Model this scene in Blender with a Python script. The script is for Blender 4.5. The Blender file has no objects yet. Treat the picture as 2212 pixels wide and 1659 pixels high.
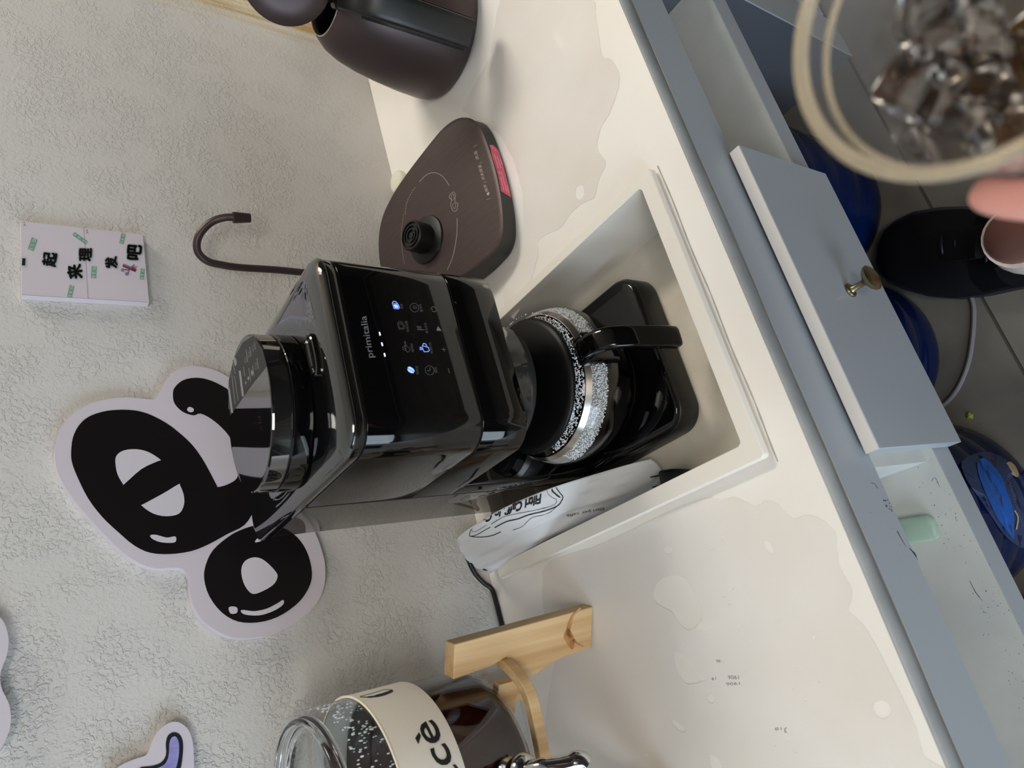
import bpy, bmesh, math, random
from mathutils import Vector, Matrix
from mathutils.bvhtree import BVHTree
random.seed(7)
PI = math.pi
# ------------------------------------------------------------------ camera model (photo calibrated from its vanishing points)
W, H, F = 2212.0, 1659.0, 1592.0
ROT = Matrix(((-0.25304804, 0.89989459, -0.35518505), (-0.54163866, -0.43598074, -0.71871299), (-0.80161977, 0.01051305, 0.59774177)))
CAM = Vector((0.0, -0.91376, 0.62))
cam_d = bpy.data.cameras.new('camera'); cam = bpy.data.objects.new('camera', cam_d)
bpy.context.scene.collection.objects.link(cam)
cam_d.sensor_width = 36.0; cam_d.sensor_fit = 'HORIZONTAL'; cam_d.lens = F / W * 36.0
cam_d.clip_start = 0.02; cam_d.clip_end = 50
cam.matrix_world = Matrix.Translation(CAM) @ ROT.to_4x4()
cam_d.dof.use_dof = True; cam_d.dof.focus_distance = 0.92; cam_d.dof.aperture_fstop = 7.5
bpy.context.scene.camera = cam
vs = bpy.context.scene.view_settings
vs.view_transform = 'Standard'; vs.look = 'None'; vs.gamma = 1.0; vs.use_curve_mapping = False
vs.exposure = 0.0
world = bpy.data.worlds.new('world'); bpy.context.scene.world = world; world.use_nodes = True
world.node_tree.nodes['Background'].inputs[0].default_value = (0.75, 0.87, 1.0, 1)
world.node_tree.nodes['Background'].inputs[1].default_value = 1.1
def area(name, loc, target, sx, sy, power, col):
    l = bpy.data.lights.new(name, 'AREA'); l.shape = 'RECTANGLE'; l.size = sx; l.size_y = sy; l.energy = power; l.color = col
    o = bpy.data.objects.new(name, l); bpy.context.scene.collection.objects.link(o)
    o.location = loc; o.rotation_euler = (Vector(target) - Vector(loc)).to_track_quat('-Z', 'Y').to_euler()
    return o
area('ceiling_and_fill_light', (1.85, -0.40, 1.83), (0.6, -0.3, 0), 0.7, 0.5, 38, (1.0, 0.93, 0.84))
area('ceiling_and_fill_light', (-0.7, -2.1, 1.83), (0.1, -0.5, -0.2), 0.9, 0.9, 30, (1.0, 0.96, 0.91))  # unseen fill lamp, added to brighten the cabinet fronts
area('window_light', (-2.35, -1.5, 0.35), (0.3, -0.4, 0.0), 1.5, 1.7, 52, (0.72, 0.86, 1.0))
# ------------------------------------------------------------------ helpers
COL = bpy.context.scene.collection
def ray(X, Y): return ROT @ Vector((X - W / 2, -(Y - H / 2), -F))
def az(X, Y, z=0.0):
    r = ray(X, Y); return CAM + r * ((z - CAM.z) / r.z)
def ay(X, Y, y=0.0):
    r = ray(X, Y); return CAM + r * ((y - CAM.y) / r.y)
def ax(X, Y, x=0.0):
    r = ray(X, Y); return CAM + r * ((x - CAM.x) / r.x)
def lin(c): return tuple(((v / 255) / 12.92 if v / 255 <= 0.04045 else ((v / 255 + 0.055) / 1.055) ** 2.4) for v in c)
def mat(name, col, rough=0.5, metal=0.0, trans=0.0, ior=1.45, coat=0.0, spec=0.5, emit=None, es=1.0, alpha=1.0, sss=0.0):
    m = bpy.data.materials.new(name); m.use_nodes = True; b = m.node_tree.nodes['Principled BSDF']
    b.inputs['Base Color'].default_value = (*lin(col), 1); b.inputs['Roughness'].default_value = rough
    b.inputs['Metallic'].default_value = metal; b.inputs['Transmission Weight'].default_value = trans
    b.inputs['IOR'].default_value = ior; b.inputs['Coat Weight'].default_value = coat
    b.inputs['Specular IOR Level'].default_value = spec; b.inputs['Alpha'].default_value = alpha
    if sss: b.inputs['Subsurface Weight'].default_value = sss; b.inputs['Subsurface Radius'].default_value = (0.01, 0.004, 0.002)
    if emit: b.inputs['Emission Color'].default_value = (*lin(emit), 1); b.inputs['Emission Strength'].default_value = es
    return m
def N(m, t, **kw):
    n = m.node_tree.nodes.new(t)
    for k, v in kw.items():
        if k.startswith('i_'):
            key = k[2:]; n.inputs[int(key) if key.isdigit() else key.replace('_', ' ')].default_value = v
        else: setattr(n, k, v)
    return n
def L(m, a, b): m.node_tree.links.new(a, b)
def BS(m): return m.node_tree.nodes['Principled BSDF']
def noise_color(m, scale, c1, c2, p0=0.35, p1=0.65, detail=4, stretch=None, obj=True):
    tc = N(m, 'ShaderNodeTexCoord'); n = N(m, 'ShaderNodeTexNoise', i_Scale=scale, i_Detail=detail)
    src = tc.outputs['Object']
    if stretch:
        mp = N(m, 'ShaderNodeMapping'); mp.inputs['Scale'].default_value = stretch; L(m, src, mp.inputs[0]); src = mp.outputs[0]
    L(m, src, n.inputs['Vector'])
    r = N(m, 'ShaderNodeValToRGB'); r.color_ramp.elements[0].position = p0; r.color_ramp.elements[1].position = p1
    r.color_ramp.elements[0].color = (*lin(c1), 1); r.color_ramp.elements[1].color = (*lin(c2), 1)
    L(m, n.outputs['Fac'], r.inputs[0]); L(m, r.outputs[0], BS(m).inputs['Base Color']); return tc, n, r
def bump(m, scale, strength, dist=0.001, detail=3, thr=None):
    tc = N(m, 'ShaderNodeTexCoord'); n = N(m, 'ShaderNodeTexNoise', i_Scale=scale, i_Detail=detail); L(m, tc.outputs['Object'], n.inputs['Vector'])
    b = N(m, 'ShaderNodeBump', i_Strength=strength, i_Distance=dist); out = n.outputs['Fac']
    if thr:
        r = N(m, 'ShaderNodeMapRange'); r.inputs[1].default_value = thr[0]; r.inputs[2].default_value = thr[1]; L(m, out, r.inputs[0]); out = r.outputs[0]
    L(m, out, b.inputs['Height']); L(m, b.outputs[0], BS(m).inputs['Normal']); return b
def tag(o, label=None, cat=None, group=None, kind=None):
    if label: o['label'] = label
    if cat: o['category'] = cat
    if group: o['group'] = group
    if kind: o['kind'] = kind
    return o
def thing(name, loc, label, cat, group=None):
    o = bpy.data.objects.new(name, None); COL.objects.link(o); o.location = loc; o.empty_display_size = 0.02
    return tag(o, label, cat, group)
def new(name, me, m=None, parent=None, smooth=False, world=True):
    """mesh coordinates are world coordinates; under a parent they are shifted to stay where they are"""
    o = bpy.data.objects.new(name, me); COL.objects.link(o)
    if m is not None:
        me.materials.clear()
        for q in (m if isinstance(m, (list, tuple)) else [m]): me.materials.append(q)
    if smooth:
        for p in me.polygons: p.use_smooth = True
    c = [Vector(v) for v in ((min(x.co[i] for x in me.vertices) + max(x.co[i] for x in me.vertices)) / 2 for i in range(0))]
    vsx = me.vertices
    if len(vsx):
        mn = Vector((min(v.co.x for v in vsx), min(v.co.y for v in vsx), min(v.co.z for v in vsx)))
        mx = Vector((max(v.co.x for v in vsx), max(v.co.y for v in vsx), max(v.co.z for v in vsx)))
        cen = Vector(((mn.x + mx.x) / 2, (mn.y + mx.y) / 2, mn.z))
        me.transform(Matrix.Translation(-cen)); o.location = cen
    if parent is not None:
        o.parent = parent
        pw = Vector(parent.location); q = parent.parent
        while q is not None: pw += Vector(q.location); q = q.parent
        o.location = Vector(o.location) - pw
    return o
def bm_me(bm, name='m'):
    bmesh.ops.recalc_face_normals(bm, faces=bm.faces[:]); me = bpy.data.meshes.new(name); bm.to_mesh(me); bm.free(); return me
def sharp(o, ang=35):
    me = o.data
    for p in me.polygons: p.use_smooth = True
    try: me.set_sharp_from_angle(angle=math.radians(ang))
    except Exception: pass
    return o
def bev(o, w, seg=2, ang=40):
    b = o.modifiers.new('bevel', 'BEVEL'); b.width = w; b.segments = seg; b.limit_method = 'ANGLE'; b.angle_limit = math.radians(ang); b.harden_normals = False
    sharp(o, 60); return o
def box_bm(bm, x0, x1, y0, y1, z0, z1):
    v = [bm.verts.new(p) for p in [(x0, y0, z0), (x1, y0, z0), (x1, y1, z0), (x0, y1, z0), (x0, y0, z1), (x1, y0, z1), (x1, y1, z1), (x0, y1, z1)]]
    for f in [(0, 3, 2, 1), (4, 5, 6, 7), (0, 1, 5, 4), (1, 2, 6, 5), (2, 3, 7, 6), (3, 0, 4, 7)]: bm.faces.new([v[i] for i in f])
def box(name, x0, x1, y0, y1, z0, z1, m, parent=None, b=0.0):
    bm = bmesh.new(); box_bm(bm, x0, x1, y0, y1, z0, z1); o = new(name, bm_me(bm), m, parent)
    if b: bev(o, b)
    return o
def rrect(x0, x1, y0, y1, r, n=6):
    if not isinstance(r, (tuple, list)): r = (r,) * 4
    out = []
    for (cx, cy, a0, rr) in ((x0 + r[0], y0 + r[0], PI, r[0]), (x1 - r[1], y0 + r[1], 1.5 * PI, r[1]), (x1 - r[2], y1 - r[2], 0, r[2]), (x0 + r[3], y1 - r[3], 0.5 * PI, r[3])):
        for i in range(n + 1):
            a = a0 + 0.5 * PI * i / n; out.append((cx + rr * math.cos(a), cy + rr * math.sin(a)))
    return out
def loft_bm(bm, loops, cap0=True, cap1=True, close=True):
    rows = [[bm.verts.new(p) for p in lp] for lp in loops]; n = len(rows[0])
    for a, b in zip(rows[:-1], rows[1:]):
        for i in range(n if close else n - 1):
            j = (i + 1) % n; bm.faces.new((a[i], a[j], b[j], b[i]))
    if cap0: bm.faces.new(rows[0][::-1])
    if cap1: bm.faces.new(rows[-1])
    return rows
def loft(name, loops, m, parent=None, cap0=True, cap1=True, ang=35):
    bm = bmesh.new(); loft_bm(bm, loops, cap0, cap1); return sharp(new(name, bm_me(bm), m, parent), ang)
def rbox(name, x0, x1, y0, y1, z0, z1, r, m, parent=None, e=0.002, n=6, ztop=None):
    """box with rounded vertical corners and small rounded top and bottom edges"""
    def lp(z, s, zf=None): return [(x, y, z if zf is None else zf(x, y) + z) for x, y in rrect(x0 + s, x1 - s, y0 + s, y1 - s, [max(q - s, 0.0003) for q in (r if isinstance(r, (tuple, list)) else (r,) * 4)], n)]
    ls = [lp(z0, e), lp(z0 + e * .3, e * .3), lp(z0 + e, 0), lp(z1 - e, 0), lp(z1 - e * .3, e * .3), lp(z1, e)]
    return loft(name, ls, m, parent, ang=50)
def lathe(name, prof, c, m, parent=None, seg=48, ang=35, axis=None, sx=1, sy=1, rot=0, caps=True):
    """prof: list of (r, z) relative to c; axis: direction of local z"""
    bm = bmesh.new(); q = Vector(axis).to_track_quat('Z', 'Y').to_matrix() if axis else Matrix.Identity(3); c = Vector(c); rows = []
    for r, z in prof:
        if r < 1e-6: rows.append([bm.verts.new(c + q @ Vector((0, 0, z)))]); continue
        row = []
        for i in range(seg):
            a = 2 * PI * i / seg; x, y = r * sx * math.cos(a), r * sy * math.sin(a)
            x, y = x * math.cos(rot) - y * math.sin(rot), x * math.sin(rot) + y * math.cos(rot)
            row.append(bm.verts.new(c + q @ Vector((x, y, z))))
        rows.append(row)
    for a, b in zip(rows[:-1], rows[1:]):
        for i in range(seg):
            j = (i + 1) % seg
            if len(a) == 1 and len(b) == 1: continue
            if len(a) == 1: bm.faces.new((a[0], b[j], b[i]))
            elif len(b) == 1: bm.faces.new((a[i], a[j], b[0]))
            else: bm.faces.new((a[i], a[j], b[j], b[i]))
    if caps:
        if len(rows[0]) > 1: bm.faces.new(rows[0][::-1])
        if len(rows[-1]) > 1: bm.faces.new(rows[-1])
    return sharp(new(name, bm_me(bm), m, parent), ang)
def spline(pts, n=6):
    pts = [Vector(p) for p in pts]; out = []
    for i in range(len(pts) - 1):
        p0 = pts[max(i - 1, 0)]; p1 = pts[i]; p2 = pts[i + 1]; p3 = pts[min(i + 2, len(pts) - 1)]
        for k in range(n):
            t = k / n; out.append(0.5 * ((2 * p1) + (-p0 + p2) * t + (2 * p0 - 5 * p1 + 4 * p2 - p3) * t * t + (-p0 + 3 * p1 - 3 * p2 + p3) * t ** 3))
    out.append(pts[-1]); return out
def closed(pts, n=4):
    """smooth closed 2d outline"""
    P = [Vector(p) for p in pts]; m = len(P); out = []
    for i in range(m):
        p0, p1, p2, p3 = P[i - 1], P[i], P[(i + 1) % m], P[(i + 2) % m]
        for k in range(n):
            t = k / n; out.append(0.5 * ((2 * p1) + (-p0 + p2) * t + (2 * p0 - 5 * p1 + 4 * p2 - p3) * t * t + (-p0 + 3 * p1 - 3 * p2 + p3) * t ** 3))
    return [tuple(v) for v in out]
def tube_bm(bm, pts, r, seg=10, flat=None, up=None):
    pts = [Vector(p) for p in pts]; rows = []; prev = None
    for i, p in enumerate(pts):
        d = (pts[min(i + 1, len(pts) - 1)] - pts[max(i - 1, 0)]).normalized()
        if up is not None: x = Vector(up).cross(d).normalized()
        elif prev is None: x = d.orthogonal().normalized()
        else: x = (prev - d * prev.dot(d)).normalized()
        prev = x; y = d.cross(x); rr = r[i] if isinstance(r, (list, tuple)) else r; row = []
        for k in range(seg):
            a = 2 * PI * k / seg
            if flat:
                ca, sa = math.cos(a), math.sin(a); ex = 0.45
                row.append(bm.verts.new(p + x * (math.copysign(abs(ca) ** ex, ca) * rr * flat[0]) + y * (math.copysign(abs(sa) ** ex, sa) * rr * flat[1])))
            else: row.append(bm.verts.new(p + x * math.cos(a) * rr + y * math.sin(a) * rr))
        rows.append(row)
    for a, b in zip(rows[:-1], rows[1:]):
        for k in range(seg): bm.faces.new((a[k], a[(k + 1) % seg], b[(k + 1) % seg], b[k]))
    bm.faces.new(rows[0][::-1]); bm.faces.new(rows[-1])
def tube(name, pts, r, m, parent=None, seg=12, flat=None, up=None, ang=40):
    bm = bmesh.new(); tube_bm(bm, pts, r, seg, flat, up); return sharp(new(name, bm_me(bm), m, parent), ang)
def poly_bm(bm, loops3, off, both=True):
    """fills planar loops (outer + holes) and extrudes by the vector off"""
    es = []
    for lp in loops3:
        vv = [bm.verts.new(p) for p in lp]; es += [bm.edges.new((vv[i], vv[(i + 1) % len(vv)])) for i in range(len(vv))]
    r = bmesh.ops.triangle_fill(bm, use_beauty=True, use_dissolve=False, edges=es)
    fs = [g for g in r['geom'] if isinstance(g, bmesh.types.BMFace)]
    if off is not None:
        ex = bmesh.ops.extrude_face_region(bm, geom=fs); bmesh.ops.translate(bm, verts=[g for g in ex['geom'] if isinstance(g, bmesh.types.BMVert)], vec=off)
def plate(name, loops3, off, m, parent=None, ang=30):
    bm = bmesh.new(); poly_bm(bm, loops3, off); return sharp(new(name, bm_me(bm), m, parent), ang)
def wall_plate(name, px_loops, y_front, y_back, m, parent=None, smooth_n=4):
    lps = [[tuple(ay(X, Y, y_front)) for X, Y in (closed(l, smooth_n) if smooth_n else l)] for l in px_loops]
    return plate(name, lps, Vector((0, y_back - y_front, 0)), m, parent)
# writing: glyph meshes laid on a surface
_tc = {}
def glyphs(s, bold=0.0):
    if (s, bold) in _tc: return _tc[(s, bold)]
    c = bpy.data.curves.new('t', 'FONT'); c.body = s; c.size = 1.0; c.offset = bold; c.resolution_u = 3
    o = bpy.data.objects.new('t', c); COL.objects.link(o); bpy.context.view_layer.update()
    dg = bpy.context.evaluated_depsgraph_get(); me = bpy.data.meshes.new_from_object(o.evaluated_get(dg))
    vv = [tuple(v.co) for v in me.vertices]; ff = [tuple(p.vertices) for p in me.polygons]
    bpy.data.objects.remove(o); bpy.data.curves.remove(c); bpy.data.meshes.remove(me)
    x1 = max([v[0] for v in vv] or [1]); x0 = min([v[0] for v in vv] or [0]); _tc[(s, bold)] = (vv, ff, x0, x1); return _tc[(s, bold)]
def bvh_of(objs):
    bpy.context.view_layer.update(); vs_, fs_ = [], []
    for o in objs:
        k = len(vs_); mw = o.matrix_world; vs_ += [mw @ v.co for v in o.data.vertices]; fs_ += [[k + i for i in p.vertices] for p in o.data.polygons]
    return BVHTree.FromPolygons(vs_, fs_)
class Surf:
    """maps photo directions onto a real surface (plane or mesh)"""
    def __init__(s, fn=None, bvh=None, lift=0.0004): s.fn, s.bvh, s.lift = fn, bvh, lift
    def __call__(s, X, Y):
        if s.fn: p = s.fn(X, Y); return p + (CAM - p).normalized() * s.lift
        d = ray(X, Y).normalized(); h = s.bvh.ray_cast(CAM, d)
        if h[0] is None: return None
        n = h[1] if h[1].dot(d) < 0 else -h[1]
        return h[0] + n * s.lift
def text_px(bm, s, surf, o, adv, up, bold=0.0, cuts=0, width=None):
    """o: photo point of the baseline start; adv: photo vector of the whole word (or per em if width None); up: photo vector per em"""
    vv, ff, x0, x1 = glyphs(s, bold); k = 1.0 / (x1 - x0) if width is None else 1.0
    b2 = bmesh.new(); q = [b2.verts.new(v) for v in vv]
    for f in ff:
        try: b2.faces.new([q[i] for i in f])
        except ValueError: pass
    if cuts: bmesh.ops.triangulate(b2, faces=b2.faces[:]); bmesh.ops.subdivide_edges(b2, edges=b2.edges[:], cuts=cuts, use_grid_fill=True)
    mp = {}
    for v in b2.verts:
        gx, gy = (v.co.x - x0) * k, v.co.y; p = surf(o[0] + adv[0] * gx + up[0] * gy, o[1] + adv[1] * gx + up[1] * gy)
        mp[v] = bm.verts.new(p) if p is not None else None
    for f in b2.faces:
        w = [mp[v] for v in f.verts]
        if None not in w:
            try: bm.faces.new(w)
            except ValueError: pass
    b2.free()
def stroke_px(bm, pts, wpx, surf, n=5, close=False, sp=True):
    if sp and len(pts) > 2: P = [Vector((*p, 0)) for p in (closed(pts, n) if close else [tuple(v)[:2] for v in spline([(*p, 0) for p in pts], n)])]
    else: P = [Vector((*p, 0)) for p in pts]
    if close: P.append(P[0])
    rows = []
    for i, p in enumerate(P):
        d = P[min(i + 1, len(P) - 1)] - P[max(i - 1, 0)]
        if close and i in (0, len(P) - 1): d = P[1] - P[-2]
        nrm = Vector((-d.y, d.x, 0)).normalized(); ww = (wpx[min(int(i / len(P) * len(wpx)), len(wpx) - 1)] if isinstance(wpx, (list, tuple)) else wpx) / 2
        a, b = surf(*(p + nrm * ww)[:2]), surf(*(p - nrm * ww)[:2])
        rows.append((bm.verts.new(a), bm.verts.new(b)) if a is not None and b is not None else None)
    for a, b in zip(rows[:-1], rows[1:]):
        if a and b: bm.faces.new((a[0], a[1], b[1], b[0]))
def fill_px(bm, pts, surf, n=0):
    P = closed(pts, n) if n else pts
    q = [surf(*p[:2]) for p in P]
    if None in q: return
    vv = [bm.verts.new(p) for p in q]; es = [bm.edges.new((vv[i], vv[(i + 1) % len(vv)])) for i in range(len(vv))]
    bmesh.ops.triangle_fill(bm, use_beauty=True, edges=es)
def decal(name, bm, m, parent):
    me = bpy.data.meshes.new(name); bm.to_mesh(me); bm.free()
    if not len(me.vertices): return None
    o = new(name, me, m, parent)
    if name not in ('pink_sticker', 'lid_sticker', 'comb_print', 'jug_label_panel', 'jug_label_oval'): o['kind'] = 'stuff'
    return o
def zz(x0, y0, s, l): return [(x0 + a / s, y0 + b / s) for a, b in l]
# ------------------------------------------------------------------ materials
M = {}
m = M['wall'] = mat('wall_paint', (212, 209, 204), 0.75, spec=0.3)
tc = N(m, 'ShaderNodeTexCoord')
n1 = N(m, 'ShaderNodeTexNoise', i_Scale=190.0, i_Detail=3.0, i_Roughness=0.6, i_Distortion=0.5); L(m, tc.outputs['Object'], n1.inputs['Vector'])
r1 = N(m, 'ShaderNodeMapRange', interpolation_type='SMOOTHSTEP'); r1.inputs[1].default_value = 0.44; r1.inputs[2].default_value = 0.60; L(m, n1.outputs['Fac'], r1.inputs[0])
n2 = N(m, 'ShaderNodeTexNoise', i_Scale=22.0, i_Detail=2.0); L(m, tc.outputs['Object'], n2.inputs['Vector'])
r2 = N(m, 'ShaderNodeMapRange'); r2.inputs[1].default_value = 0.4; r2.inputs[2].default_value = 0.56; r2.inputs[3].default_value = 0.25; r2.inputs[4].default_value = 1; L(m, n2.outputs['Fac'], r2.inputs[0])
mu = N(m, 'ShaderNodeMath', operation='MULTIPLY'); L(m, r1.outputs[0], mu.inputs[0]); L(m, r2.outputs[0], mu.inputs[1])
b1 = N(m, 'ShaderNodeBump', i_Strength=0.75, i_Distance=0.0011); L(m, mu.outputs[0], b1.inputs['Height']); L(m, b1.outputs[0], BS(m).inputs['Normal'])
# yellow damp stain with a shape of its own, behind the kettle
sx = N(m, 'ShaderNodeSeparateXYZ'); geo = N(m, 'ShaderNodeNewGeometry'); L(m, geo.outputs['Position'], sx.inputs[0])
n3 = N(m, 'ShaderNodeTexNoise', i_Scale=9.0, i_Detail=5.0); mp = N(m, 'ShaderNodeMapping'); mp.inputs['Scale'].default_value = (5, 1, 1); L(m, geo.outputs['Position'], mp.inputs[0]); L(m, mp.outputs[0], n3.inputs['Vector'])
ma = N(m, 'ShaderNodeMath', operation='MULTIPLY_ADD'); ma.inputs[1].default_value = 0.09; L(m, n3.outputs['Fac'], ma.inputs[0]); L(m, sx.outputs['X'], ma.inputs[2])
r3 = N(m, 'ShaderNodeMapRange'); r3.inputs[1].default_value = 1.190; r3.inputs[2].default_value = 1.240; L(m, ma.outputs[0], r3.inputs[0])
mx = N(m, 'ShaderNodeMix', data_type='RGBA'); mx.inputs[6].default_value = (*lin((212, 209, 204)), 1)
wv = N(m, 'ShaderNodeTexNoise', i_Scale=6.0, i_Detail=6.0); mp2 = N(m, 'ShaderNodeMapping'); mp2.inputs['Scale'].default_value = (16, 1, 1.0); L(m, geo.outputs['Position'], mp2.inputs[0]); L(m, mp2.outputs[0], wv.inputs['Vector'])
cr = N(m, 'ShaderNodeValToRGB'); cr.color_ramp.elements[0].position = 0.38; cr.color_ramp.elements[1].position = 0.62; cr.color_ramp.elements[0].color = (*lin((190, 160, 108)), 1); cr.color_ramp.elements[1].color = (*lin((226, 216, 190)), 1)
L(m, wv.outputs['Fac'], cr.inputs[0]); L(m, cr.outputs[0], mx.inputs[7]); L(m, r3.outputs[0], mx.inputs[0]); L(m, mx.outputs[2], BS(m).inputs['Base Color'])
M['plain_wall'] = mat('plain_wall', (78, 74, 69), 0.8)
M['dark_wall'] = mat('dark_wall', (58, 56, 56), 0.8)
M['ceiling'] = mat('ceiling_paint', (220, 218, 212), 0.8)
m = M['tile'] = mat('floor_tile', (112, 108, 101), 0.35); noise_color(m, 6, (98, 95, 90), (124, 119, 110), detail=7); bump(m, 30, 0.05)
M['grout'] = mat('grout', (74, 71, 66), 0.9)
m = M['worktop'] = mat('worktop_white', (240, 234, 226), 0.3); noise_color(m, 5, (238, 232, 224), (244, 241, 236), detail=6)
m = M['slab_edge'] = mat('slab_edge_grey', (148, 141, 143), 0.45); noise_color(m, 14, (146, 149, 151), (164, 167, 169))
m = M['grey'] = mat('grey_lacquer', (172, 179, 187), 0.32, spec=0.45)
m = M['inner'] = mat('cabinet_inner', (206, 208, 206), 0.5); noise_color(m, 9, (194, 198, 196), (212, 213, 210), detail=6)
M['shaded_grey_panel'] = mat('shaded_grey_panel', (88, 93, 102), 0.4); M['edge_white'] = mat('edge_white', (228, 222, 216), 0.5)  # shadow inside the cabinet is put into this side panel's darker grey
M['caulk'] = mat('sealant', (172, 170, 162), 0.5)
m = M['basin'] = mat('basin_white', (236, 231, 222), 0.28, coat=0.15)
m = M['basin_floor'] = mat('basin_floor', (226, 219, 205), 0.3, coat=0.15); noise_color(m, 12, (213, 203, 184), (231, 226, 216), 0.3, 0.7, detail=5)
M['black'] = mat('gloss_black', (6, 6, 7), 0.045, spec=0.5)
m = M['top'] = mat('gloss_black_top', (14, 14, 15), 0.03, coat=0.6, spec=0.8); BS(m).inputs['IOR'].default_value = 1.7
M['satin'] = mat('satin_black', (22, 22, 22), 0.38)
M['matte'] = mat('matte_black', (9, 9, 10), 0.42, spec=0.3)
M['seam'] = mat('seam_dark', (2, 2, 2), 0.6)
M['chrome'] = mat('chrome', (205, 205, 205), 0.12, metal=1.0)
M['darkchrome'] = mat('dark_chrome', (95, 95, 98), 0.1, metal=1.0)
M['steel'] = mat('steel_band', (205, 200, 192), 0.22, metal=1.0)
M['brass'] = mat('brass', (158, 146, 116), 0.3, metal=1.0)
M['smoke'] = mat('smoke_plastic', (58, 58, 60), 0.03, trans=1.0, ior=1.3)
def two_sided(m, ior):
    g = N(m, 'ShaderNodeNewGeometry'); r = N(m, 'ShaderNodeMapRange'); r.inputs[3].default_value = ior; r.inputs[4].default_value = 1 / ior
    L(m, g.outputs['Backfacing'], r.inputs[0]); fr = N(m, 'ShaderNodeFresnel'); L(m, r.outputs[0], fr.inputs['IOR']); return fr
m = M['smoke_wall'] = bpy.data.materials.new('smoked_clear_wall'); m.use_nodes = True; nt = m.node_tree; nt.nodes.remove(BS(m))
tr = N(m, 'ShaderNodeBsdfTransparent', i_Color=(0.50, 0.49, 0.47, 1)); gl = N(m, 'ShaderNodeBsdfGlossy', i_Color=(0.9, 0.9, 0.9, 1), i_Roughness=0.03); fr = two_sided(m, 1.45); ms = N(m, 'ShaderNodeMixShader')
L(m, fr.outputs[0], ms.inputs[0]); L(m, tr.outputs[0], ms.inputs[1]); L(m, gl.outputs[0], ms.inputs[2]); L(m, ms.outputs[0], nt.nodes['Material Output'].inputs[0])
def film(name, col, ior=1.33, rough=0.03, haze=0.0):
    m = bpy.data.materials.new(name); m.use_nodes = True; nt = m.node_tree; nt.nodes.remove(BS(m))
    tr = N(m, 'ShaderNodeBsdfTransparent', i_Color=(*col, 1)); gl = N(m, 'ShaderNodeBsdfGlossy', i_Roughness=rough); fr = two_sided(m, ior); ms = N(m, 'ShaderNodeMixShader')
    L(m, fr.outputs[0], ms.inputs[0]); L(m, tr.outputs[0], ms.inputs[1]); L(m, gl.outputs[0], ms.inputs[2]); out = ms
    if haze:
        df = N(m, 'ShaderNodeBsdfDiffuse', i_Color=(*col, 1)); m2 = N(m, 'ShaderNodeMixShader'); m2.inputs[0].default_value = haze; L(m, ms.outputs[0], m2.inputs[1]); L(m, df.outputs[0], m2.inputs[2]); out = m2
    L(m, out.outputs[0], nt.nodes['Material Output'].inputs[0]); return m
m = M['water'] = mat('wet_stone', (232, 226, 220), 0.07, spec=0.3); noise_color(m, 5, (228, 221, 213), (235, 231, 226), detail=6)
M['clear'] = film('clear_plastic', (0.80, 0.80, 0.81), 1.5, 0.04, 0.08)
M['rim'] = mat('clear_rim', (238, 224, 198), 0.08, trans=0.72, ior=1.3)  # warm reflection is put into the clear rim's tan colour
M['glass'] = mat('glass', (248, 250, 250), 0.0, trans=1.0, ior=1.45)
M['thin_glass'] = film('thin_glass', (0.93, 0.94, 0.94), 1.5, 0.01)
M['coffee'] = mat('coffee', (9, 5, 3), 0.03, spec=0.6)
M['drop'] = mat('droplet', (238, 240, 244), 0.08, trans=0.15, ior=1.33, spec=1.0)
m = M['tea'] = mat('dark_tea', (50, 13, 8), 0.02, trans=0.0, spec=0.5); noise_color(m, 11, (13, 6, 6), (48, 14, 9), 0.35, 0.7, detail=2, stretch=(1, 1, .5))
m = M['brown'] = mat('brown_metal', (70, 58, 58), 0.36, metal=0.35, spec=0.4)
m = M['brown_top'] = mat('brown_brushed', (72, 60, 58), 0.4, metal=0.3, spec=0.4); noise_color(m, 30, (69, 57, 56), (75, 63, 61), detail=4, stretch=(12, 1, 1))
M['base_side'] = mat('base_side', (52, 50, 48), 0.4)
M['base_print'] = mat('base_print', (176, 166, 160), 0.5)
M['pink'] = mat('pink_sticker', (214, 92, 112), 0.4); M['pink_print'] = mat('pink_print', (240, 190, 200), 0.5)
M['cream'] = mat('cream_plastic', (232, 226, 208), 0.5)
m = M['leather'] = mat('cream_leather', (226, 220, 208), 0.55); bump(m, 900, 0.25, 0.0004)
M['leather_edge'] = mat('leather_edge', (244, 234, 210), 0.6)
M['ink'] = mat('print_black', (28, 28, 30), 0.5); M['jet'] = mat('sign_black', (24, 20, 21), 0.28); M['fadeink'] = mat('faded_ink', (140, 138, 140), 0.6)
m = M['bamboo'] = mat('bamboo', (206, 170, 120), 0.5); noise_color(m, 26, (186, 144, 92), (222, 190, 144), 0.3, 0.7, detail=8, stretch=(2.5, 2.5, 0.1))
m = M['bamboo_stain'] = mat('bamboo_stain', (172, 116, 62), 0.5); noise_color(m, 60, (160, 104, 52), (200, 150, 96), 0.35, 0.65, detail=5)
M['foamboard'] = mat('sign_board', (212, 203, 211), 0.6); M['foamedge'] = mat('sign_edge', (226, 226, 238), 0.7)
M['white_print'] = mat('print_white', (214, 207, 214), 0.5); M['halo'] = mat('halo', (196, 200, 200), 0.6)
M['green_print'] = mat('green_print', (118, 166, 140), 0.6); M['grey_line'] = mat('grey_line', (120, 118, 122), 0.6); M['maroon'] = mat('maroon', (140, 42, 62), 0.5); M['slate'] = mat('slate_blue', (92, 104, 140), 0.5)
m = M['lavender'] = mat('lavender_print', (150, 146, 206), 0.5); noise_color(m, 40, (126, 120, 192), (196, 192, 222), 0.35, 0.7, detail=4, stretch=(1, 1, .4))
M['navy_line'] = mat('navy_line', (22, 24, 40), 0.5)
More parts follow.
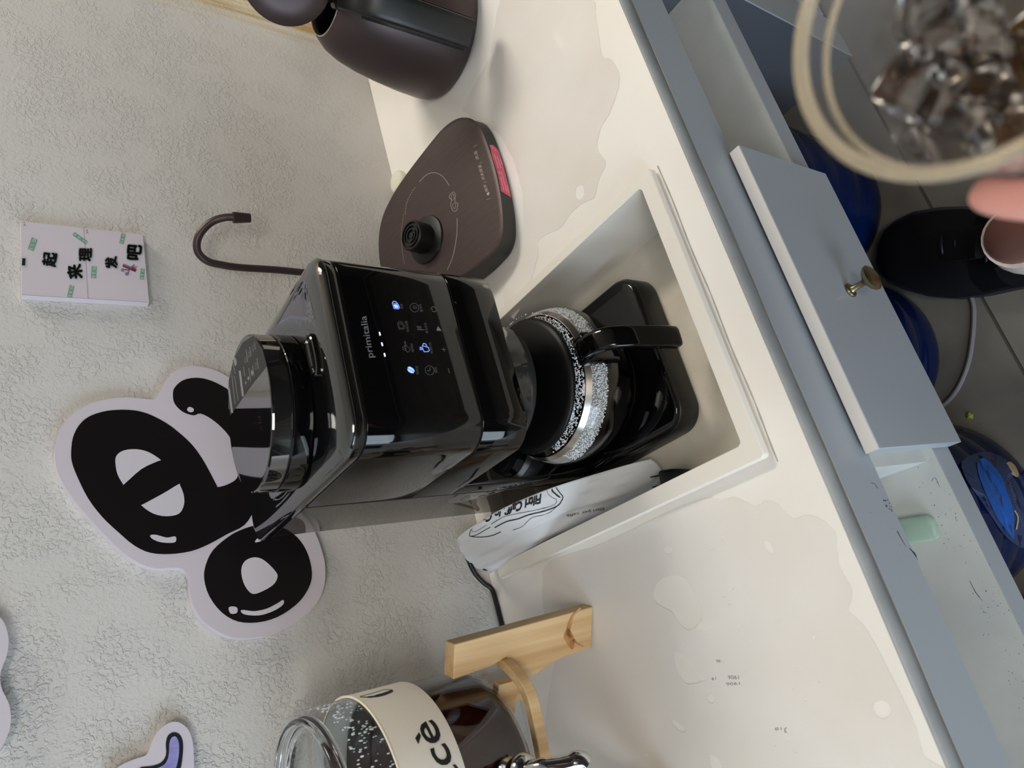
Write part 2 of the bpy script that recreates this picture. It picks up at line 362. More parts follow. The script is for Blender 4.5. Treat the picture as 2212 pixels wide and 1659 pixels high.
m = M['paper'] = mat('white_film_bag', (226, 228, 231), 0.35, trans=0.12, ior=1.2)
m = M['jug'] = mat('blue_jug', (10, 28, 72), 0.12, trans=0.2, ior=1.25); M['jug_label'] = mat('jug_label', (24, 84, 168), 0.45); M['label_tan'] = mat('label_tan', (176, 154, 118), 0.5); M['label_grey'] = mat('label_dark', (44, 58, 96), 0.4); M['label_print'] = mat('label_print', (96, 112, 160), 0.5)
M['green_gel'] = mat('green_plastic', (196, 222, 204), 0.12, trans=0.4, ior=1.3)
M['shoe'] = mat('shoe_knit', (14, 14, 18), 0.75, spec=0.2); M['sole'] = mat('shoe_sole', (20, 21, 32), 0.5); M['sock'] = mat('sock', (214, 202, 190), 0.85)
M['skin'] = mat('skin', (128, 88, 76), 0.5, sss=0.1); M['hand'] = mat('hand_skin', (226, 160, 146), 0.5, sss=0.15); M['sleeve'] = mat('dark_red_cloth', (112, 24, 20), 0.8)  # the ankle's shade is put into the darker leg skin colour
M['amber'] = film('amber_drink', (0.60, 0.44, 0.24), 1.33, 0.05, 0.12); M['ice'] = mat('ice', (226, 222, 218), 0.06, trans=1.0, ior=1.22); M['redlabel'] = mat('red_label', (132, 26, 20), 0.5); M['brown_sticker'] = mat('brown_sticker', (120, 96, 84), 0.6)
M['cord'] = mat('black_cord', (18, 18, 18), 0.4); M['grey_cord'] = mat('grey_cord', (120, 118, 120), 0.6); M['leaf'] = mat('dry_leaf', (130, 140, 40), 0.6)
M['lit'] = mat('lit_icon', (150, 180, 255), 0.5, emit=(120, 155, 255), es=1.6); M['litdash'] = mat('lit_dash', (230, 235, 255), 0.5, emit=(215, 222, 255), es=3.0); M['icon'] = mat('icon_grey', (128, 128, 132), 0.5); M['icon_dim'] = mat('icon_dim', (92, 90, 92), 0.5)
M['print_grey'] = mat('lid_print', (136, 136, 136), 0.5); M['patch'] = mat('lid_sticker', (44, 43, 42), 0.45, spec=.3)
M['frame'] = mat('window_frame', (120, 124, 128), 0.4, metal=0.3); M['lamp'] = mat('lamp_diffuser', (255, 250, 240), 0.4, emit=(255, 246, 228), es=3.5)
M['bean'] = mat('roast_bean', (54, 30, 18), 0.35)
# ------------------------------------------------------------------ the setting
FZ, CZ = -0.65, 1.86
def struct(o): o['kind'] = 'structure'; return o
struct(box('wall_back', -2.6, 2.8, 0.0, 0.12, FZ - 0.02, CZ + 0.02, M['wall']))
fl = struct(box('floor', -2.6, 2.8, -3.4, 0.0, FZ - 0.06, FZ - 0.002, M['grout']))
struct(box('ceiling', -2.6, 2.8, -3.4, 0.0, CZ, CZ + 0.08, M['ceiling']))
struct(box('wall_right', 2.8, 2.9, -3.4, 0.12, FZ, CZ, M['plain_wall']))
struct(box('wall_front', -2.6, 2.8, -3.5, -3.4, FZ, CZ, M['dark_wall']))
bm = bmesh.new()
for b in ((-2.7, -2.6, -3.4, -2.6, FZ, CZ), (-2.7, -2.6, -0.5, 0.12, FZ, CZ), (-2.7, -2.6, -2.6, -0.5, 1.3, CZ), (-2.7, -2.6, -2.6, -0.5, FZ, -0.5)): box_bm(bm, *b)
struct(new('wall_left', bm_me(bm), M['plain_wall']))
wn = bpy.data.objects.new('window_1', None); COL.objects.link(wn); wn.location = (-2.65, -1.55, -0.5); wn['kind'] = 'structure'
bm = bmesh.new()
for b in ((-2.68, -2.63, -2.6, -2.55, -0.5, 1.3), (-2.68, -2.63, -0.55, -0.5, -0.5, 1.3), (-2.68, -2.63, -1.58, -1.52, -0.5, 1.3), (-2.68, -2.63, -2.6, -0.5, 1.25, 1.3), (-2.68, -2.63, -2.6, -0.5, -0.5, -0.45)): box_bm(bm, *b)
new('window_frame', bm_me(bm), M['frame'], wn)
box('pane', -2.656, -2.652, -2.56, -0.54, -0.46, 1.26, M['thin_glass'], wn)
for (cx, cy, a, b_) in ((1.85, -0.40, 0.7, 0.5), (-0.7, -2.1, 0.9, 0.9)):  # the second panel goes with the added fill lamp
    t = thing('ceiling_and_fill_panel', (cx, cy, CZ - 0.02), 'flat white ceiling light panel ' + ('above the worktop' if cx > 0 else 'added as fill behind the camera'), 'lamp')
    box('light_frame', cx - a / 2 - .02, cx + a / 2 + .02, cy - b_ / 2 - .02, cy + b_ / 2 + .02, CZ - 0.018, CZ - 0.001, M['frame'], t)
    box('diffuser', cx - a / 2, cx + a / 2, cy - b_ / 2, cy + b_ / 2, CZ - 0.0235, CZ - 0.0185, M['lamp'], t)
# floor tiles
tb = bmesh.new(); box_bm(tb, -0.5975, 0.5975, -0.2975, 0.2975, -0.008, 0.0); tme = bm_me(tb, 'tile'); tme.materials.append(M['tile'])
for i in range(-2, 3):
    for j in range(-5, 1):
        cx, cy = 0.68 + 1.2 * i, -0.244 + 0.6 * j
        if cx < -2.1 or cx > 2.3 or cy < -3.2: continue
        o = bpy.data.objects.new('tile', tme); COL.objects.link(o); o.parent = fl; o.location = Vector((cx, cy, FZ)) - Vector(fl.location)
# ------------------------------------------------------------------ worktop with a cut-out
YF = -0.552
wt = thing('worktop', (0.3, -0.28, -0.02), 'white stone worktop with a grey front edge along the textured wall', 'worktop')
X0, X1 = -1.2, 1.75; c0, c1, d0, d1 = 0.131, 0.463, -0.509, -0.045
bm = bmesh.new()
for z, fl_ in ((0.0, 1), (-0.0205, -1)):
    o4 = [bm.verts.new(p + (z,)) for p in ((X0, YF, ), (X1, YF), (X1, -0.0005), (X0, -0.0005))]
    i4 = [bm.verts.new(p + (z,)) for p in ((c0, d0), (c1, d0), (c1, d1), (c0, d1))]
    for k in range(4): bm.faces.new((o4[k], o4[(k + 1) % 4], i4[(k + 1) % 4], i4[k]))
    if z == 0: top4, ti4 = o4, i4
    else:
        for a, b in ((top4, o4), (ti4, i4)):
            for k in range(4): bm.faces.new((a[k], a[(k + 1) % 4], b[(k + 1) % 4], b[k]))
slab = new('slab', bm_me(bm), M['worktop'], wt)
bm = bmesh.new(); random.seed(3); nseg = 150; rows = []
for i in range(nseg + 1):
    x = X0 + (X1 - X0) * i / nseg; t = random.uniform(-.0004, .0004); w_ = 0.0008 * math.sin(x * 23) * math.sin(x * 7)
    rows.append([bm.verts.new(p) for p in ((x, YF - 0.0002, -0.0012 + t), (x, YF - 0.0032, -0.0022 + t), (x, YF - 0.0042 - w_, -0.0105), (x, YF - 0.0036, -0.0195), (x, YF - 0.0002, -0.0205))])
for a, b in zip(rows[:-1], rows[1:]):
    for k in range(4): bm.faces.new((a[k], b[k], b[k + 1], a[k + 1]))
new('front_edge', bm_me(bm), M['slab_edge'], wt, smooth=True)
tube('sealant_bead', [(x, YF - 0.0035 + 0.0004 * math.sin(x * 31), -0.0212 - 0.0008 * math.sin(x * 19 + 1)) for x in [X0 + 0.02 * i for i in range(147)]], [0.0004 + 0.0004 * abs(math.sin(i * .37)) for i in range(147)], M['caulk'], wt, 6)
tube('basin_sealant', [(x, -0.5165 - 0.0012 * math.sin((x - .12) * 26) ** 2, 0.0003) for x in [0.118 + 0.0088 * i for i in range(41)]], [0.0005 + .0004 * abs(math.sin(i * .9)) for i in range(41)], M['caulk'], wt, 6)
# faint ink marks printed off on the worktop
S0 = Surf(fn=lambda X, Y: az(X, Y, 0.0), lift=0.0006)
bm = bmesh.new()
text_px(bm, '1906', S0, (1596, 1459), (-24, 0), (1, 12)); text_px(bm, '1906', S0, (1598, 1473), (-30, 2), (1, 9)); text_px(bm, '19', S0, (1546, 1462), (-9, 1), (1, 10))
text_px(bm, '3', S0, (1700, 1572), (-6, 0), (0, 16)); text_px(bm, '18', S0, (1688, 1571), (-14, 1), (0, 9)); text_px(bm, '96', S0, (1556, 1424), (-9, 1), (0, 10))
decal('ink_marks', bm, M['fadeink'], wt)
# ------------------------------------------------------------------ water lying on the worktop
pA = [(1804, 1150), (1808, 1187), (1815, 1229), (1836, 1261), (1840, 1293), (1832, 1318), (1859, 1343), (1882, 1375), (1904, 1416), (1932, 1471), (1959, 1526), (1978, 1572), (1996, 1636), (2010, 1700), (1240, 1760), (1200, 1420), (1176, 1330), (1172, 1262), (1186, 1212), (1290, 1180), (1420, 1118), (1460, 1100), (1494, 1086), (1536, 1076), (1560, 1080), (1585, 1074), (1610, 1084), (1634, 1096), (1652, 1083), (1662, 1084), (1674, 1083), (1690, 1100), (1716, 1122), (1740, 1112), (1776, 1122), (1790, 1134)]
hA = [[(1450, 1243), (1480, 1250), (1497, 1280), (1512, 1310), (1515, 1340), (1490, 1362), (1468, 1348), (1452, 1322), (1425, 1308), (1411, 1290), (1420, 1258)], [(1458, 1408), (1490, 1425), (1505, 1450), (1522, 1470), (1490, 1478), (1476, 1470), (1460, 1440)],
      [(1886, 1533), (1890, 1518), (1905, 1512), (1920, 1522), (1926, 1540), (1912, 1553), (1896, 1548)], [(1443, 1180), (1453, 1186), (1450, 1198), (1438, 1196), (1434, 1186)], [(1650, 1170), (1662, 1172), (1672, 1192), (1666, 1198), (1655, 1186)], [(1452, 1556), (1464, 1560), (1480, 1576), (1474, 1582), (1458, 1570)],
      [(1535, 1500), (1545, 1512), (1538, 1520), (1528, 1512)], [(1534, 1630), (1552, 1640), (1560, 1664), (1540, 1668)]]
random.seed(11)
for k in range(60):
    X, Y = random.uniform(1380, 1780), random.uniform(1150, 1640)
    if any(abs(X - sum(p[0] for p in h) / len(h)) < 62 and abs(Y - sum(p[1] for p in h) / len(h)) < 72 for h in hA[:8]) or X > 1700 and Y < 1300: continue
    r = random.uniform(1.5, 4.5)
    if any(math.hypot(X - sum(p[0] for p in h) / len(h), Y - sum(p[1] for p in h) / len(h)) < 14 for h in hA[8:]): continue
    hA.append([(X + r * math.cos(a) * random.uniform(.7, 1.2), Y + r * 1.2 * math.sin(a) * random.uniform(.7, 1.2)) for a in (0, 1.05, 2.1, 3.14, 4.2, 5.2)])
pB = [(1110, 690), (1148, 600), (1164, 542), (1160, 525), (1177, 508), (1207, 496), (1228, 466), (1253, 441), (1283, 428), (1291, 395), (1304, 365), (1308, 348), (1290, 320), (1300, 271), (1315, 247), (1330, 211), (1335, 193), (1339, 169), (1330, 142), (1315, 124), (1300, 120), (1290, 60), (1262, -40), (1100, -60), (1060, 120), (1000, 240), (1080, 290), (1130, 420), (1120, 560), (1085, 640)]
def puddle(name, out, holes, label):
    def jag(pl, amt):
        q = []
        for i, p in enumerate(pl):
            p2 = pl[(i + 1) % len(pl)]; n_ = max(1, int(math.hypot(p2[0] - p[0], p2[1] - p[1]) / 9))
            for k in range(n_):
                t = k / n_; q.append((p[0] + (p2[0] - p[0]) * t + random.uniform(-amt, amt), p[1] + (p2[1] - p[1]) * t + random.uniform(-amt, amt)))
        return q
    lps = [[tuple(az(X, Y, 0.0003)) for X, Y in jag(closed(out, 2), 1.2)]] + [[tuple(az(X, Y, 0.0003)) for X, Y in closed(h, 2)] for h in holes]
    bm = bmesh.new(); poly_bm(bm, lps, None)
    for f in bm.faces:
        if f.normal.z < 0: f.normal_flip()
    me = bpy.data.meshes.new(name); bm.to_mesh(me); bm.free(); o = new(name, me, M['water']); tag(o, label, 'water', None, 'stuff')
puddle('water_puddle', pA, hA, 'thin film of spilled water over the worktop between basin and glass dispenser')
puddle('water_puddle', pB, [[(1245, 405), (1258, 400), (1262, 420), (1252, 432), (1243, 422)]], 'thin film of spilled water in front of the kettle base')
# ------------------------------------------------------------------ cabinet
cb = thing('cabinet', (0.1, -0.3, FZ), 'grey lacquered base cabinet with one drawer and open niches under the worktop', 'cabinet')
box('top_rail', -1.2, 1.75, YF, YF + 0.018, -0.0972, -0.0215, M['grey'], cb, 0.0007)
box('rail_bead', -1.2, 1.75, YF - 0.0012, YF - 0.0001, -0.031, -0.0222, M['grey'], cb, 0.0004)
box('shelf', -0.83, 0.842, YF + 0.0006, -0.02, -0.2690, -0.2330, M['inner'], cb)
box('shelf_edge', -0.83, 0.842, YF - 0.0006, YF + 0.0004, -0.2690, -0.2333, M['grey'], cb)
box('back_panel', -1.15, 1.7, -0.019, -0.006, FZ + 0.001, -0.0215, M['inner'], cb)
box('divider', 0.096, 0.1145, YF + 0.012, -0.02, -0.2328, -0.0975, M['inner'], cb)
box('divider', 0.466, 0.4845, YF + 0.012, -0.02, -0.2328, -0.0975, M['inner'], cb)
box('side_panel', 0.8425, 0.8605, YF + 0.002, -0.02, FZ + 0.001, -0.0975, M['shaded_grey_panel'], cb)
box('stile', 0.842, 0.925, YF - 0.0005, YF + 0.0015, FZ + 0.001, -0.0975, M['grey'], cb)
box('side_panel', -0.862, -0.843, YF + 0.002, -0.02, FZ + 0.001, -0.0975, M['grey'], cb)
box('right_door', 0.93, 1.70, YF - 0.001, YF + 0.017, FZ + 0.03, -0.101, M['grey'], cb, 0.001)
dr = box('drawer', 0.1055, 0.4750, -0.5715, -0.5565, -0.2610, -0.0820, M['grey'], cb, 0.0008)
box('drawer_top_edge', 0.1058, 0.4747, -0.5708, -0.5572, -0.0819, -0.0815, M['edge_white'], dr)
box('drawer_box', 0.118, 0.462, -0.5563, -0.10, -0.228, -0.115, M['inner'], dr)
kp = ay(1836, 628, -0.572)
lathe('knob', [(0.0, 0.0), (0.0085, 0.0), (0.0088, 0.0012), (0.0078, 0.0026), (0.0048, 0.0034), (0.0038, 0.006), (0.0036, 0.016), (0.0052, 0.0185), (0.0120, 0.0225), (0.0150, 0.0260), (0.0152, 0.0280), (0.0120, 0.0305), (0.006, 0.0322), (0, 0.0326)], kp, M['brass'], dr, 40, axis=(0, -1, 0), caps=False)
# dark scuffs on the rail and niche floor
SR = Surf(fn=lambda X, Y: ay(X, Y, YF), lift=0.0004); SN = Surf(fn=lambda X, Y: az(X, Y, -0.2330), lift=0.0006)
bm = bmesh.new(); random.seed(5)
def specks(bm, S, X0_, X1_, Y0_, Y1_, n, r0, r1, cond=None):
    for k in range(n):
        X, Y = random.uniform(X0_, X1_), random.uniform(Y0_, Y1_)
        if cond and not cond(X, Y): continue
        r = random.uniform(r0, r1); q = [S(X + r * math.cos(a) * random.uniform(.6, 1.3), Y + r * math.sin(a) * random.uniform(.6, 1.3)) for a in (0, 1.25, 2.5, 3.8, 5)]
        if None not in q: bm.faces.new([bm.verts.new(p) for p in q])
stroke_px(bm, [(1938, 1147), (1945, 1160), (1957, 1181)], [1.6, 1.2, .6], SR); stroke_px(bm, [(1965, 1185), (1975, 1195), (1982, 1209)], [2, 3, 1], SR)
stroke_px(bm, [(1881, 1043), (1890, 1046), (1896, 1055)], .8, SR)
specks(bm, SR, 1908, 1930, 1075, 1108, 26, .4, 1.6, lambda X, Y: abs((Y - 1088) * .45 - (X - 1918)) < 7); specks(bm, SR, 1870, 1960, 1040, 1250, 30, .3, .8)
decal('scuff_marks', bm, M['ink'], cb)
bm = bmesh.new()
specks(bm, SN, 1970, 2212, 1000, 1659, 420, .4, 1.3, lambda X, Y: 1960 + (Y - 1000) * .44 < X < 2030 + (Y - 1000) * .5)
stroke_px(bm, [(2030, 1052), (2020, 1032), (2012, 1040)], .6, SN); stroke_px(bm, [(2095, 1255), (2108, 1280), (2122, 1298)], [.8, 1.2, .6], SN)
decal('niche_dirt', bm, M['ink'], cb)
# ------------------------------------------------------------------ basin
bs = thing('basin', (0.296, -0.28, -0.08), 'white rectangular basin with raised rim set into the worktop, coffee machine in it', 'basin')
def lp(x0, x1, y0, y1, r, z): return [(x, y, z) for x, y in rrect(x0, x1, y0, y1, r, 5)]
o_ = (0.1245, 0.4685, -0.5140, -0.0400)
def ins(s): return (o_[0] + s, o_[1] - s, o_[2] + s, o_[3] - s)
i_ = (0.1450, 0.4555, -0.4935, -0.0600)
def insi(s): return (i_[0] + s, i_[1] - s, i_[2] + s, i_[3] - s)
loft('rim', [lp(*ins(0.0060), .004, 0.0006), lp(*ins(.0055), .004, .0040), lp(*ins(.0006), .005, .0042), lp(*o_, .005, 0.0050), lp(*ins(.0006), .005, 0.0116), lp(*ins(.0013), .0045, .0125), lp(*insi(-.0010), .006, .0125), lp(*insi(-.0003), .006, .0120), lp(*i_, .006, 0.009), lp(*insi(.0004), .006, 0.0)], M['basin'], bs, False, False, 25)
loft('bowl', [lp(*insi(.0004), .006, 0.0), lp(*insi(.0010), .008, -.0735), lp(*insi(.0026), .008, -.0779)], M['basin'], bs, False, False, 30)
loft('bowl_floor', [lp(*insi(.0026), .008, -.0779), lp(*insi(.0300), .010, -.0781), lp(*insi(.034), .010, -.0782)], M['basin_floor'], bs, False, True, 30)
# ------------------------------------------------------------------ coffee machine
cm = thing('coffee_machine', (0.3115, -0.25, -0.078), 'glossy black coffee machine with round hopper and lit touch panel in the white basin', 'coffee machine')
MX0, MX1, MYF = 0.2085, 0.4150, -0.3665
rbox('base', 0.2085, 0.4140, -0.3970, -0.0760, -0.0777, -0.0390, (0.030, 0.030, 0.012, 0.012), M['black'], cm, 0.004, 8)
rbox('base_skirt', 0.2070, 0.4155, -0.3985, -0.0750, -0.0778, -0.0440, (0.031, 0.031, 0.013, 0.013), M['satin'], cm, 0.003, 8)
lathe('hot_plate', [(0.0, 0.0), (0.074, 0.0), (0.076, 0.001), (0.076, 0.002), (0.0, 0.002)], (0.311, -0.2795, -0.0388), M['satin'], cm, 48, caps=False)
rbox('column', MX0, MX1, -0.2260, -0.1955, -0.0388, 0.1600, (0.006, 0.006, 0.002, 0.002), M['black'], cm, 0.001)
hl = [[(x, y, z + (0.004 * ((x - .3118) / .1) ** 2 if k == 0 else 0)) for x, y in rrect(MX0 + e, MX1 - e, MYF + e, -0.1955, (.032, .032, .003, .003), 8)] for k, (z, e) in enumerate(((0.1530, .0015), (0.1575, 0), (0.2108, 0), (0.2118, .0008)))]
loft('lower_head', hl, M['black'], cm, ang=50)
rbox('seam_ring', MX0 + .0015, MX1 - .0015, MYF + .0015, -0.197, 0.2110, 0.2145, (.031, .031, .003, .003), M['seam'], cm, 0.0003)
uh = rbox('upper_head', MX0, MX1, MYF, -0.1955, 0.2135, 0.3350, (.032, .032, .003, .003), M['black'], cm, 0.0008, 8)
rbox('seam_ring', MX0 + .0015, MX1 - .0015, MYF + .0015, -0.080, 0.3345, 0.3380, (.031, .031, .008, .008), M['seam'], cm, 0.0003)
TP = (MX0 - .0003, MX1 + .0003, MYF - .0003, -0.0720)
def tl(s, z): return [(x, y, z) for x, y in rrect(TP[0] + s, TP[1] - s, TP[2] + s, TP[3] - s, (max(.032 - s, .006), max(.032 - s, .006), max(.014 - s, .004), max(.014 - s, .004)), 8)]
loft('trim_band', [tl(.0006, .3374), tl(0, .3380), tl(0, .3448), tl(.0008, .3454)], M['black'], cm, ang=50)
loft('chrome_line', [tl(.0004, .3450), tl(-.0003, .3454), tl(-.0003, .3460), tl(.0006, .3463)], M['darkchrome'], cm, ang=50)
tp = loft('top_plate', [tl(.0004, .3460), tl(.0012, .3484), tl(.0040, .3508), tl(.0090, .3531), tl(.0160, .3548), tl(.0250, .3557), tl(.0330, .3560)], M['top'], cm, ang=60)
# smoked water tank behind
tk = loft('water_tank', [[(x, y, z) for x, y in rrect(MX0 + .001, MX1 - .001, -0.1940, -0.0765, (.003, .003, .016, .016), 6)] for z in (0.0, 0.3340)], M['smoke_wall'], cm, ang=50)
rbox('tank_foot', MX0 + .001, MX1 - .001, -0.1945, -0.0765, -0.0388, -0.0005, (.003, .003, .016, .016), M['black'], cm, 0.001)
tube('tank_frame', [(MX0 + .0025, -0.1955, 0.005), (MX0 + .0025, -0.1975, 0.334)], 0.0030, M['black'], cm, 10)
# hopper
HC = (0.2955, -0.2440); HS = dict(sx=1.0, sy=0.865, rot=math.radians(-9))
hp = lathe('hopper', [(0.0, 0.0), (0.0765, 0.0), (0.0790, 0.001), (0.0795, 0.004), (0.0790, 0.0185), (0.0775, 0.0195), (0.0, 0.0195)], (HC[0], HC[1], 0.3561), M['black'], cm, 72, caps=False, **HS)
lathe('hopper_seam', [(0.0, 0.0), (0.0772, 0.0), (0.0772, 0.0014), (0.0, 0.0014)], (HC[0], HC[1], 0.3755), M['seam'], hp, 72, caps=False, **HS)
hlid = lathe('hopper_lid', [(0.0, 0.0), (0.0780, 0.0), (0.0786, 0.0006), (0.0786, 0.0165), (0.0778, 0.0182), (0.0765, 0.0188), (0.0735, 0.0186), (0.0, 0.0186)], (HC[0], HC[1], 0.3769), M['top'], hp, 72, caps=False, ang=20, **HS)
# button recess on the top
bpz = 0.3560; bc = az(678, 768, bpz); e1 = (az(668, 720, bpz) - az(688, 816, bpz)).normalized(); e2 = Vector((-e1.y, e1.x, 0))
def oval(rx, ry, z, n=40): return [tuple(bc + e1 * (math.copysign(abs(math.cos(a)) ** .75, math.cos(a)) * rx) + e2 * (math.copysign(abs(math.sin(a)) ** .75, math.sin(a)) * ry) + Vector((0, 0, z - bpz))) for a in [2 * PI * k / n for k in range(n)]]
bt = loft('button', [oval(.0232, .0100, .3561), oval(.0232, .0100, .3590), oval(.0222, .0090, .3600), oval(.0190, .0062, .3598), oval(.0180, .0052, .3580), oval(.0120, .0030, .3578)], M['top'], cm, ang=25)
tube('button_bar', [bc + e1 * -.0125 + Vector((0, 0, .0028)), bc + e1 * .0125 + Vector((0, 0, .0028))], 0.0022, M['satin'], bt, 10)
# filter basket
lathe('filter_basket', [(0.0, 0.0), (0.0700, 0.0), (0.0735, 0.0008), (0.0748, 0.003), (0.0790, 0.046), (0.0, 0.046)], (0.3110, -0.2700, 0.1065), mat('smoked_basket', (46, 46, 46), 0.12, coat=.5), cm, 64, caps=False)
# prints and icons on the front
SF = Surf(fn=lambda X, Y: ay(X, Y, MYF), lift=0.00035)
bm = bmesh.new(); text_px(bm, 'primitalia', SF, (807, 772), (-16.0, -90), (-20.5, 1.6), 0.0); decal('brand_name', bm, M['icon'], cm)
bm = bmesh.new()
for c in ((820.5, 721.0), (825.5, 743.5), (831.0, 766.5)): fill_px(bm, [(c[0] - 1.9, c[1] - 3.4), (c[0] + 0.3, c[1] - 3.8), (c[0] + 1.9, c[1] + 3.4), (c[0] - 0.3, c[1] + 3.8)], SF)
decal('display_dashes', bm, M['litdash'], cm)
z2 = lambda l: zz(700, 540, 4.88, l); z3 = lambda l: zz(860, 640, 9.215, l)
bm = bmesh.new()
stroke_px(bm, z2([(718, 560), (780, 568), (797, 610), (785, 622), (738, 618)]), .9, SF, close=True, sp=False)
fill_px(bm, z2([(730, 572), (775, 577), (787, 606), (780, 612), (745, 610)]), SF); stroke_px(bm, z2([(722, 560), (728, 543), (748, 542), (768, 556), (766, 566)]), .9, SF)
fill_px(bm, z3([(183, 1448), (200, 1405), (240, 1402), (300, 1440), (330, 1490), (322, 1500), (200, 1430)]), SF); fill_px(bm, z3([(185, 1452), (200, 1442), (318, 1512), (300, 1532), (250, 1525), (200, 1490)]), SF)
stroke_px(bm, z3([(480, 985), (600, 1015), (622, 1080), (600, 1100), (520, 1105), (495, 1060)]), 1.0, SF, close=True, sp=False); stroke_px(bm, z3([(490, 980), (500, 945), (525, 940), (560, 965), (568, 1000)]), 1.0, SF)
for dy in (0, 22, 44): stroke_px(bm, z3([(430, 1018 + dy), (447, 1012 + dy), (460, 1022 + dy), (478, 1016 + dy)]), .7, SF)
decal('lit_icons', bm, M['lit'], cm)
bm = bmesh.new()
stroke_px(bm, z2([(772, 775), (830, 765), (853, 810), (845, 832), (792, 836)]), .5, SF, close=True, sp=False); stroke_px(bm, z2([(785, 788), (822, 780), (840, 812), (835, 822), (798, 824)]), .5, SF, close=True, sp=False); stroke_px(bm, z2([(780, 772), (788, 752), (808, 755), (835, 772)]), .5, SF)
stroke_px(bm, z3([(125, 908), (145, 905), (160, 980), (215, 1020), (238, 1060), (215, 1100), (170, 1105), (150, 1010)]), .5, SF, close=True, n=2)
for q in ((90, 1018), (122, 996), (100, 1055), (132, 1035), (140, 1075)): fill_px(bm, z3([(q[0] + 9 * math.cos(a), q[1] + 9 * math.sin(a)) for a in (0, 1, 2, 3, 4, 5)]), SF)
for cx, cy, rx, ry in ((323, 226, 88, 86), (628, 1473, 88, 92)): stroke_px(bm, z3([(cx + rx * math.cos(a) + .12 * ry * math.sin(a), cy + ry * math.sin(a)) for a in [k * PI / 4 for k in range(8)]]), .55, SF, close=True, n=4)
stroke_px(bm, z3([(630, 1415), (636, 1480), (580, 1478)]), .9, SF, sp=False)
for dy in (0, 26, 52): stroke_px(bm, z3([(295, 195 + dy), (315, 188 + dy), (335, 200 + dy), (355, 190 + dy)]), .4, SF)
stroke_px(bm, z3([(362, 200), (378, 262)]), .4, SF)
for k in range(5): stroke_px(bm, z3([(372 + 20 * k, 585 + 2 * k), (388 + 18 * k, 640 + 2 * k)]), .55, SF)
stroke_px(bm, z3([(385, 660), (525, 668)]), 1.0, SF)
stroke_px(bm, z3([(660, 235), (672, 215), (705, 205), (745, 235), (758, 280), (735, 308), (700, 305), (672, 282)]), .9, SF, n=4); stroke_px(bm, z3([(640, 250), (695, 256)]), .9, SF)
fill_px(bm, z3([(790, 592), (867, 690), (762, 682)]), SF)
stroke_px(bm, z3([(862, 1055), (950, 1062)]), .7, SF); stroke_px(bm, z3([(895, 1015), (920, 1105)]), .7, SF); stroke_px(bm, z3([(997, 1432), (1020, 1530)]), .8, SF)
stroke_px(bm, z3([(1118, 115), (1145, 118), (1158, 145)]), .5, SF)
decal('touch_icons', bm, M['icon'], cm)
bm = bmesh.new()
for s_, a, b in (('咖啡豆', (412, 1552), (390, 1385)), ('咖啡粉', (316, 1105), (285, 935)), ('标准浓度', (222, 708), (178, 488)), ('加浓', (102, 248), (82, 150)), ('预约', (786, 1525), (762, 1410)), ('保温时间', (694, 1142), (652, 922)), ('清洁清洗', (600, 738), (558, 522)), ('重加热', (490, 308), (458, 155))):
    A, B = z3([a, b]); text_px(bm, s_, SF, A, (B[0] - A[0], B[1] - A[1]), (-6.2, 0.5))
decal('touch_labels', bm, M['icon_dim'], cm)
# warning print on the top, arc print, lid sticker
ST = Surf(fn=lambda X, Y: az(X, Y, 0.3560), lift=0.0004)
bm = bmesh.new(); z6 = lambda l: zz(400, 440, 5.925, l)
stroke_px(bm, z6([(1555, 1290), (1605, 1580), (1487, 1558)]), .7, ST, close=True, sp=False)
for k in range(3): stroke_px(bm, z6([(1560 + 10 * k, 1400 - 30 * k), (1530 + 10 * k, 1440), (1560 + 5 * k, 1470), (1530 + 10 * k, 1530)]), .5, ST)
text_px(bm, '注意高温', ST, z6([(1625, 1530)])[0], (-6, -42), (-7, 2)); text_px(bm, '请勿触摸', ST, z6([(1650, 1480)])[0], (-8, -38), (-6, 2))
z4 = lambda l: zz(480, 700, 3.457, l)
stroke_px(bm, z4([(392, 1306), (420, 1310), (470, 1270), (505, 1215), (535, 1145)]), 1.8, ST); fill_px(bm, z4([(532, 1125), (540, 1112), (550, 1125), (545, 1145), (534, 1148)]), ST); stroke_px(bm, z4([(375, 1290), (388, 1318)]), .9, ST); stroke_px(bm, z4([(385, 1290), (398, 1318)]), .9, ST)
decal('warning_print', bm, M['print_grey'], cm)
SL = Surf(fn=lambda X, Y: az(X, Y, 0.3956), lift=0.0003); SL2 = Surf(fn=lambda X, Y: az(X, Y, 0.3956), lift=0.0006)
bm = bmesh.new(); fill_px(bm, z4([(232, 84), (300, 185), (333, 310), (200, 480), (60, 685), (50, 600), (47, 430), (82, 265), (152, 138)]), SL); decal('lid_sticker', bm, M['patch'], hlid)
bm = bmesh.new(); z5 = lambda l: zz(490, 720, 8.295, l)
for (a, b, w_) in (((35, 985), (95, 1425), 4.2), ((230, 670), (290, 1130), 4.2)): stroke_px(bm, z5([a, b]), w_, SL2)
fill_px(bm, z5([(120, 440), (145, 425), (172, 480), (178, 550), (150, 590), (128, 520)]), SL2); fill_px(bm, z5([(335, 845), (355, 885), (328, 925)]), SL2); fill_px(bm, z5([(368, 800), (390, 765), (405, 800), (385, 848)]), SL2); fill_px(bm, z5([(432, 690), (455, 650), (470, 710), (452, 775)]), SL2)
